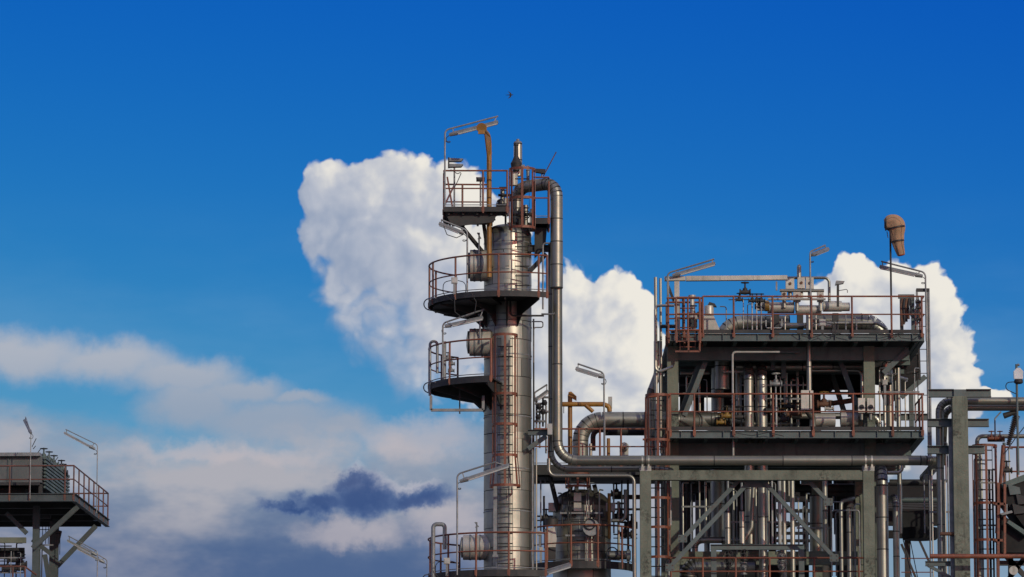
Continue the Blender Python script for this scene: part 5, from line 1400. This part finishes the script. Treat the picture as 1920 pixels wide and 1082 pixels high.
# railing far right
t = T('guard_rail', 'red guard railing at far right edge beyond caged ladder', 'railing', P(1900, 905, 125))
zr = Zof(905, 125)
a, b = Vector((Xof(1880, 125, zr), 125, zr)), Vector((Xof(1945, 125, zr), 125, zr))
rails(t, [a, b], (1.05, .33), 'red', .03, along([a, b], (.05, .43)), 1.05, .6)
gate_valve('black mushroom headed valve beside far right railing', P(1888, 882, 124.6), .22, 'x', 'black', 'dark')
# dark angular conveyor hood at far right
t = T('conveyor_hood', 'dark angular conveyor hood jutting in from right edge', 'hood', P(1905, 1000, 123.4))
MB().prism([P(1880, 909, 123.4), P(1945, 884, 123.4), P(1945, 1010, 123.4), P(1922, 990, 123.4), P(1884, 938, 123.4)], (0, 1.5, 0)).build('casing', 'deep_shade', t)
MB().prism([P(1878, 906, 123.35), P(1945, 880, 123.35), P(1945, 893, 123.35), P(1880, 916, 123.35)], (0, 1.7, 0)).build('roof_sheet', 'girder', t)
for i, (px, py) in enumerate(((1900, 922), (1915, 940), (1908, 958))):
    MB().prism([P(px - 10, py - 14, 123.3), P(px + 12, py - 8, 123.3), P(px + 14, py + 4, 123.3), P(px - 6, py + 6, 123.3)], (0, .1, 0)).build('rib_plate', ('grey', 'deck', 'dark')[i], t)
MB().prism([P(1892, 975, 123.2), P(1925, 996, 123.2), P(1925, 1006, 123.2), P(1888, 980, 123.2)], (0, .3, 0)).build('chute_lip', 'girder', t)
MB().prism([P(1876, 962, 123.5), P(1945, 1012, 123.5), P(1945, 1036, 123.5), P(1876, 1036, 123.5)], (0, 1.2, 0)).build('chute', 'deep_shade', t)
t = T('bulkhead_lamp', 'small pale bulkhead lamp under the dark conveyor hood', 'lamp', P(1888, 962, 123.1))
MB().prism([P(1874, 963, 123.1), P(1897, 957, 123.1), P(1899, 961, 123.1), P(1880, 966, 123.1)], (0, .12, 0)).build('housing', 'galv', t)
MB().bar(P(1888, 945, 123.15), P(1888, 960, 123.15), .03, .03).build('stem', 'galv', t)
t = T('under_frame', 'dark frame under the conveyor hood with pale disc', 'frame', P(1895, 1082, 124))
for (a, b) in (((1874, 1056), (1945, 1056)), ((1880, 1036), (1940, 1100)), ((1925, 1040), (1885, 1095)), ((1895, 1036), (1895, 1100))):
    MB().bar(P(a[0], a[1], 124.2), P(b[0], b[1], 124.2), .14, .14).build('member', 'dark', t)
MB().lathe([(.13, 0), (.13, .06)], P(1900, 1070, 123.9), (0, -1, 0), 14).build('disc', 'white', t)
t = T('red_frame', 'red steel frame standing in front of dark conveyor hood', 'frame', P(1880, 1082, 123.3))
for (a, b) in (((1872, 1095), (1872, 905)), ((1866, 945), (1884, 945)), ((1866, 1013), (1880, 1013)), ((1884, 908), (1884, 1040))):
    MB().bar(P(a[0], a[1], 123.3), P(b[0], b[1], 123.3), .07, .07, (0, 1, 0)).build('member', 'red', t)
tubing('slim tubes hanging around the right hand caged ladder', [(1830, 860, 1085, 1.2, 124.8, 0), (1843, 850, 1085, 2.6, 125.2, 2), (1853, 870, 1085, 1.2, 124.9, 3), (1864, 880, 1085, 1.8, 125.0, 3), (1893, 840, 905, 1.4, 124.6, 2), (1780, 830, 1085, 1.4, 123.6, 0), (1774, 900, 1085, 2.0, 124.0, 2), (1750, 880, 1085, 1.4, 124.6, 1), (1734, 890, 1000, 1.2, 126.0, 0)], ((1826, 1870, 905, 124.8), (1826, 1870, 985, 124.8), (1742, 1790, 960, 124.0)))
# insulator string
t = T('insulator_string', 'slanting brown insulator string at far right under pipes', 'insulator', P(1890, 830, 123.4))
a, b = P(1906, 778, 123.6), P(1890, 835, 123.6)
MB().tube([a, b], .045, 8).build('core', 'dark', t)
u = (b - a); L = u.length; u.normalize()
for k in range(16):
    c = a + u * (L * (k + .5) / 16)
    r = M(7.5 - .2 * k)
    MB().lathe([(r * .45, -.03), (r, .0), (r * .95, .02), (r * .4, .025)], c, u, 14).build('shed', 'ceramic', t)
MB().tube([P(1882, 780, 123.6), P(1905, 772, 123.6)], [.09, .07], 10).build('end_fitting', 'dark', t)
bare('thin black cable sagging below insulator at far right', [(1884, 850, 123.5), (1905, 820, 123.5), (1925, 795, 123.5)], .9, 'black', 'cable', 'cable')
# pole lamp far right
t = T('beacon_pole', 'tall grey pole with box lamp at the right edge', 'lamp', P(1909, 890, 122.8))
a = P(1909.5, 890, 122.8); b = P(1909.5, 683, 122.8); b.x = a.x
MB().tube([a, b], .035, 8).build('pole', 'grey', t)
c = P(1909.5, 703, 122.8)
MB().prism([c + Vector((-.13, -.05, -.12)), c + Vector((.13, -.05, -.12)), c + Vector((.14, -.05, .1)), c + Vector((.05, -.05, .2)), c + Vector((-.05, -.05, .2)), c + Vector((-.14, -.05, .1))], (0, .14, 0)).build('lamp_head', 'lens', t)
MB().lathe([(.09, 0), (.13, .03), (.13, .1), (.09, .13)], c - Vector((0, 0, .26)), nn=14).build('base_ring', 'dark', t)
MB().lathe([(.02, 0), (.05, .03), (.02, .07)], c + Vector((0, 0, .26)), nn=8).build('finial', 'galv', t)
MB().tube(smooth_path([c + Vector((-.05, 0, -.2)), c + Vector((-.36, 0, -.22)), c + Vector((-.38, 0, -.42)), c + Vector((-.02, 0, -.58))], .15), .014, 5).build('cable', 'black', t)
# background clutter right
for i, (px, y0, y1, r, m) in enumerate(((1884, 830, 910, 3, 'grey'), (1828, 900, 1085, 1.2, 'rust'), (1870, 945, 1085, 1.5, 'dark'), (1858, 880, 1085, 2.2, 'dark'))):
    bare(('stub riser behind leaning red upright', 'rusty thin riser beside the concrete post', 'dark thin riser behind caged ladder', 'dark riser in the middle of caged ladder')[i], [(px, y1, 125.2), (None, y0, None)], r, m)

# ================================================================== LEFT STRUCTURE
LY = 168.0
zl = Zof(925, LY)
nc = P(138, 925, LY)
# far corner of the side edge: same height, seen at (203, 976)
def y_for(py, z):
    v = (541 - py) / FPX
    return (z - CAMZ) * (CP - v * SP) / (SP + v * CP)
fy = y_for(974, zl)
fc = Vector((Xof(202, fy, zl), fy, zl))
sd = (fc - nc).normalized(); fd = Vector((-sd.y, sd.x, 0))        # side and front directions
DEP = (fc - nc).length; WID = 9.0
Up = Vector((0, 0, 1))
lt = T('cooler_structure', 'steel legged structure with overhanging deck at far left', 'structure', nc + fd * 2 + sd * 4 - Up * zl)
LB = lambda f, s, z=0.0: nc + fd * f + sd * s + Up * z
MB().prism([LB(0, 0, -.05), LB(WID, 0, -.05), LB(WID, DEP, -.05), LB(0, DEP, -.05)], Up * .04).build('deck_plate', 'deck', lt)
MB().ibeam(LB(-.02, 0, -.16), LB(WID, 0, -.16), .32, .18).build('edge_beam', 'grey_dark', lt)
MB().ibeam(LB(0, .1, -.16), LB(0, DEP, -.16), .32, .18).build('edge_beam', 'grey_dark', lt)
for k in (.25, .5, .75, .98):
    MB().box((LB(0.2, DEP * k, -.2) + LB(WID, DEP * k, -.2)) / 2, ((WID - .3), .14, .24), Matrix.Rotation(math.atan2(fd.y, fd.x), 3, 'Z')).build('joist', 'dark', lt)
pts = [LB(WID, 0), LB(0, 0), LB(0, DEP)]
rails(lt, pts, (1.1, .56), 'red_dark', .032, [LB(2.55, 0), LB(1.75, 0), LB(.35, 0)] + [LB(0, DEP * k / 7) for k in range(8)], 1.1, .32)
rails(lt, [LB(WID, DEP), LB(0, DEP)], (1.1, .56), 'red_dark', .03, [LB(1.0, DEP), LB(2.2, DEP)], 1.1, .1)
for (f, s) in ((1.75, 2.0), (1.75, 7.5), (5.5, 2.0)):
    q = LB(f, s); MB().ibeam(Vector((q.x, q.y, 0)), Vector((q.x, q.y, zl - .3)), .28, .26, (0, 1, 0), .04, .03).build('column', 'grey_dark', lt)
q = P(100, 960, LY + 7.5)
MB().box((q.x, q.y, zl / 2 - .2), (.26, .26, zl - .4)).build('column', 'grey_dark', lt)
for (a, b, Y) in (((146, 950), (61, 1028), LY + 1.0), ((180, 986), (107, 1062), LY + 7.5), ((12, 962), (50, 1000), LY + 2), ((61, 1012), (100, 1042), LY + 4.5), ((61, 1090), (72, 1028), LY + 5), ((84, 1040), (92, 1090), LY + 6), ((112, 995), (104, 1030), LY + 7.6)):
    MB().ibeam(P(a[0], a[1], Y), P(b[0], b[1], Y), .2, .18, (0, 1, 0)).build('brace', 'grey_dark', lt)
MB().bar(P(-20, 1013, LY + 1.9), P(49, 1013, LY + 1.9), .16, .22).build('pale_beam', 'concrete', lt)
MB().bar(P(-20, 1030, LY + 3.0), P(46, 1030, LY + 3.0), .16, .12).bar(P(-20, 1040, LY + 3.4), P(46, 1040, LY + 3.4), .2, .34).build('low_beam', 'dark', lt)
MB().bar(P(72, 1034, LY + 3), P(72, 1100, LY + 3), .16, .16).build('post', 'grey_dark', lt)
# cooler casing with finned tube side
ac = T('air_cooler', 'grey cased air cooler with ribbed side on far left deck', 'air cooler', LB(4, 3))
HB = Zof(852, LY + 1) - zl
MB().prism([LB(1.45, 1.2, .55), LB(WID, 1.2, .55), LB(WID, 8.0, .55), LB(1.45, 8.0, .55)], Up * (HB - .62)).build('casing', 'roof', ac)
MB().prism([LB(1.5, .95, HB - .06), LB(WID, .95, HB - .06), LB(WID, 1.4, HB - .06), LB(1.5, 1.4, HB - .06)], Up * .14).build('top_channel', 'galv', ac)
for k in range(9):
    z = .35 + (HB - .5) * k / 8
    MB().prism([LB(1.38, 1.3, z), LB(1.38, 8.3, z), LB(1.30, 8.3, z), LB(1.30, 1.3, z)], Up * .09).build('rib', 'girder', ac)
MB().bar(LB(2.8, 1.17, .55), LB(2.8, 1.17, HB), .04, .03).build('cover_strip', 'grey', ac)
MB().bar(LB(1.5, 1.1, .5), LB(WID, 1.1, .5), .14, .12).build('base_channel', 'dark', ac)
for f in (1.5, 4.0, 6.5):
    for s_ in (1.3, 7.8): MB().bar(LB(f, s_, 0), LB(f, s_, .5), .15, .15).build('leg', 'dark', ac)
MB().prism([LB(2.2, 2.0, .05), LB(WID, 2.0, .05), LB(WID, 7.0, .05), LB(2.2, 7.0, .05)], Up * .4).build('fan_plenum', 'dark', ac)
for i, (px, py, s_) in enumerate(((82, 858, 2.5), (92, 864, 4.0), (101, 871, 5.2), (115, 880, 6.5), (118, 887, 7.0))):
    gate_valve(('first', 'second', 'third', 'fourth', 'last')[i] + ' small header valve from the front along cooler edge', P(px, py, LY + s_), .3, 'x', 'black', 'girder')
for i, (a, b) in enumerate((((60, 838), (68, 822)), ((62, 842), (67, 836)), ((70, 850), (76, 842)), ((94, 866), (98, 858)), ((102, 866), (109, 857)))):
    bare(('tallest', 'shortest', 'middle', 'lower', 'lowest')[i] + ' slanted lever rod on top of far left cooler', [(a[0], a[1], LY + 1.5), (b[0], b[1], LY + 1.5)], 1.0, 'dark', 'lever', 'lever')
pipe('dark drum hanging under the far left deck', [(60, 965, LY + 6), (95, None, None)], 11, 'dark', 'drum', 'drum', None)
for i, (y0, r, m) in enumerate(((1052, 1.5, 'galv'), (1060, 2.5, 'dark'), (1072, 2, 'galv'), (1024, 1.6, 'galv'))):
    bare(('thin pale', 'thick dark', 'lowest pale', 'upper pale')[i] + ' pipe run under far left structure', [(-20, y0, LY + 2.5 + i * .4), (46 - 8 * i, y0, None)], r, m)
for i, (px, py) in enumerate(((25, 1050), (40, 1058), (14, 1066), (36, 1066))):
    gate_valve(('upper left', 'upper right', 'lower left', 'lower right')[i] + ' of four dark valves under the far left structure', P(px, py, LY + 2.3), .32, 'x', 'black', 'dark')
tubing('tangle of thin tubes under the far left structure', [(8, 1018, 1085, 1.4, LY + 2.6, 3), (20, 1032, 1085, 1.0, LY + 2.2, 0), (30, 1018, 1085, 1.8, LY + 3.2, 3), (38, 1036, 1085, 1.0, LY + 2.0, 0), (66, 985, 1085, 1.2, LY + 4.0, 3), (78, 1020, 1085, 1.6, LY + 4.5, 3), (112, 1000, 1040, 1.0, LY + 7.0, 3)], ((0, 48, 1046, LY + 2.2), (0, 48, 1074, LY + 2.4), (60, 100, 1022, LY + 5)))
t = T('guard_rail', 'low red railing under the far left structure', 'railing', P(25, 1082, LY))
MB().tube([P(-10, 1062, LY - .2), P(46, 1062, LY - .2), P(68, 1078, LY + .2)], .035, 8).build('top_rail', 'red_dark', t)
for px in (24, 47): MB().tube([P(px, 1062, LY - .2), P(px, 1100, LY - .2)], .035, 8).build('post', 'red_dark', t)
for i, px in enumerate((74, 80, 86, 91)):
    bare(('first', 'second', 'third', 'fourth')[i] + ' thin bar of dark grille between far left columns', [(px, 988, LY + 8), (None, 1020, None)], .9, 'dark', 'bar', 'bar')
bare('dark level bar above grille between far left columns', [(70, 993, LY + 8), (96, None, None)], 1.0, 'dark', 'bar', 'bar')
lamp('floodlight on bent pole at side railing of far left deck', (181, 962, LY + 5), (181, 834), (123, 805), (178, 842), (120, 811), rp=1.4)
lamp('floodlight seen nearly end on above far left cooler', (56, 935, LY - .1), (56, 812), (48, 782), (58, 812), (46, 788), Yd=1.6, rp=1.4)
lamp('upper of two floodlights below the far left deck', (182, 1100, LY + 6), (182, 1034), (128, 1005), (181, 1041), (126, 1013), rp=1.4)
lamp('lower of two floodlights below the far left deck', (200, 1100, LY + 6), (200, 1050), (150, 1020), (196, 1055), (145, 1028), rp=1.4)

# ================================================================== BIRD
c = P(957, 178, 100)
s = M(5.2, 100)
bd = MB()
bd.lathe([(.002, -s * 1.3), (s * .12, -s * .8), (s * .24, -s * .1), (s * .22, s * .4), (s * .13, s * .7), (s * .14, s * .85), (.003, s * 1.1)], c, (1, .15, .05), 10)
for sg in (1, -1):
    up = Vector((0, .25, .97)) * sg
    w = [c + Vector((s * .35, 0, 0)), c + Vector((s * .30, 0, 0)) + up * s * .75, c + Vector((-s * .95, 0, 0)) + up * s * 1.55, c + Vector((-s * .25, 0, 0)) + up * s * .55, c + Vector((-s * .25, 0, 0))]
    bd.prism(w, (0, .012, 0))
    bd.prism([c + Vector((-s * .9, 0, 0)), c + Vector((-s * 1.9, 0, .3 * s * sg)), c + Vector((-s * 1.1, 0, .12 * s * sg))], (0, .01, 0))
bd.thing('bird', 'bird', 'small dark swallow flying high above the column', 'bird')
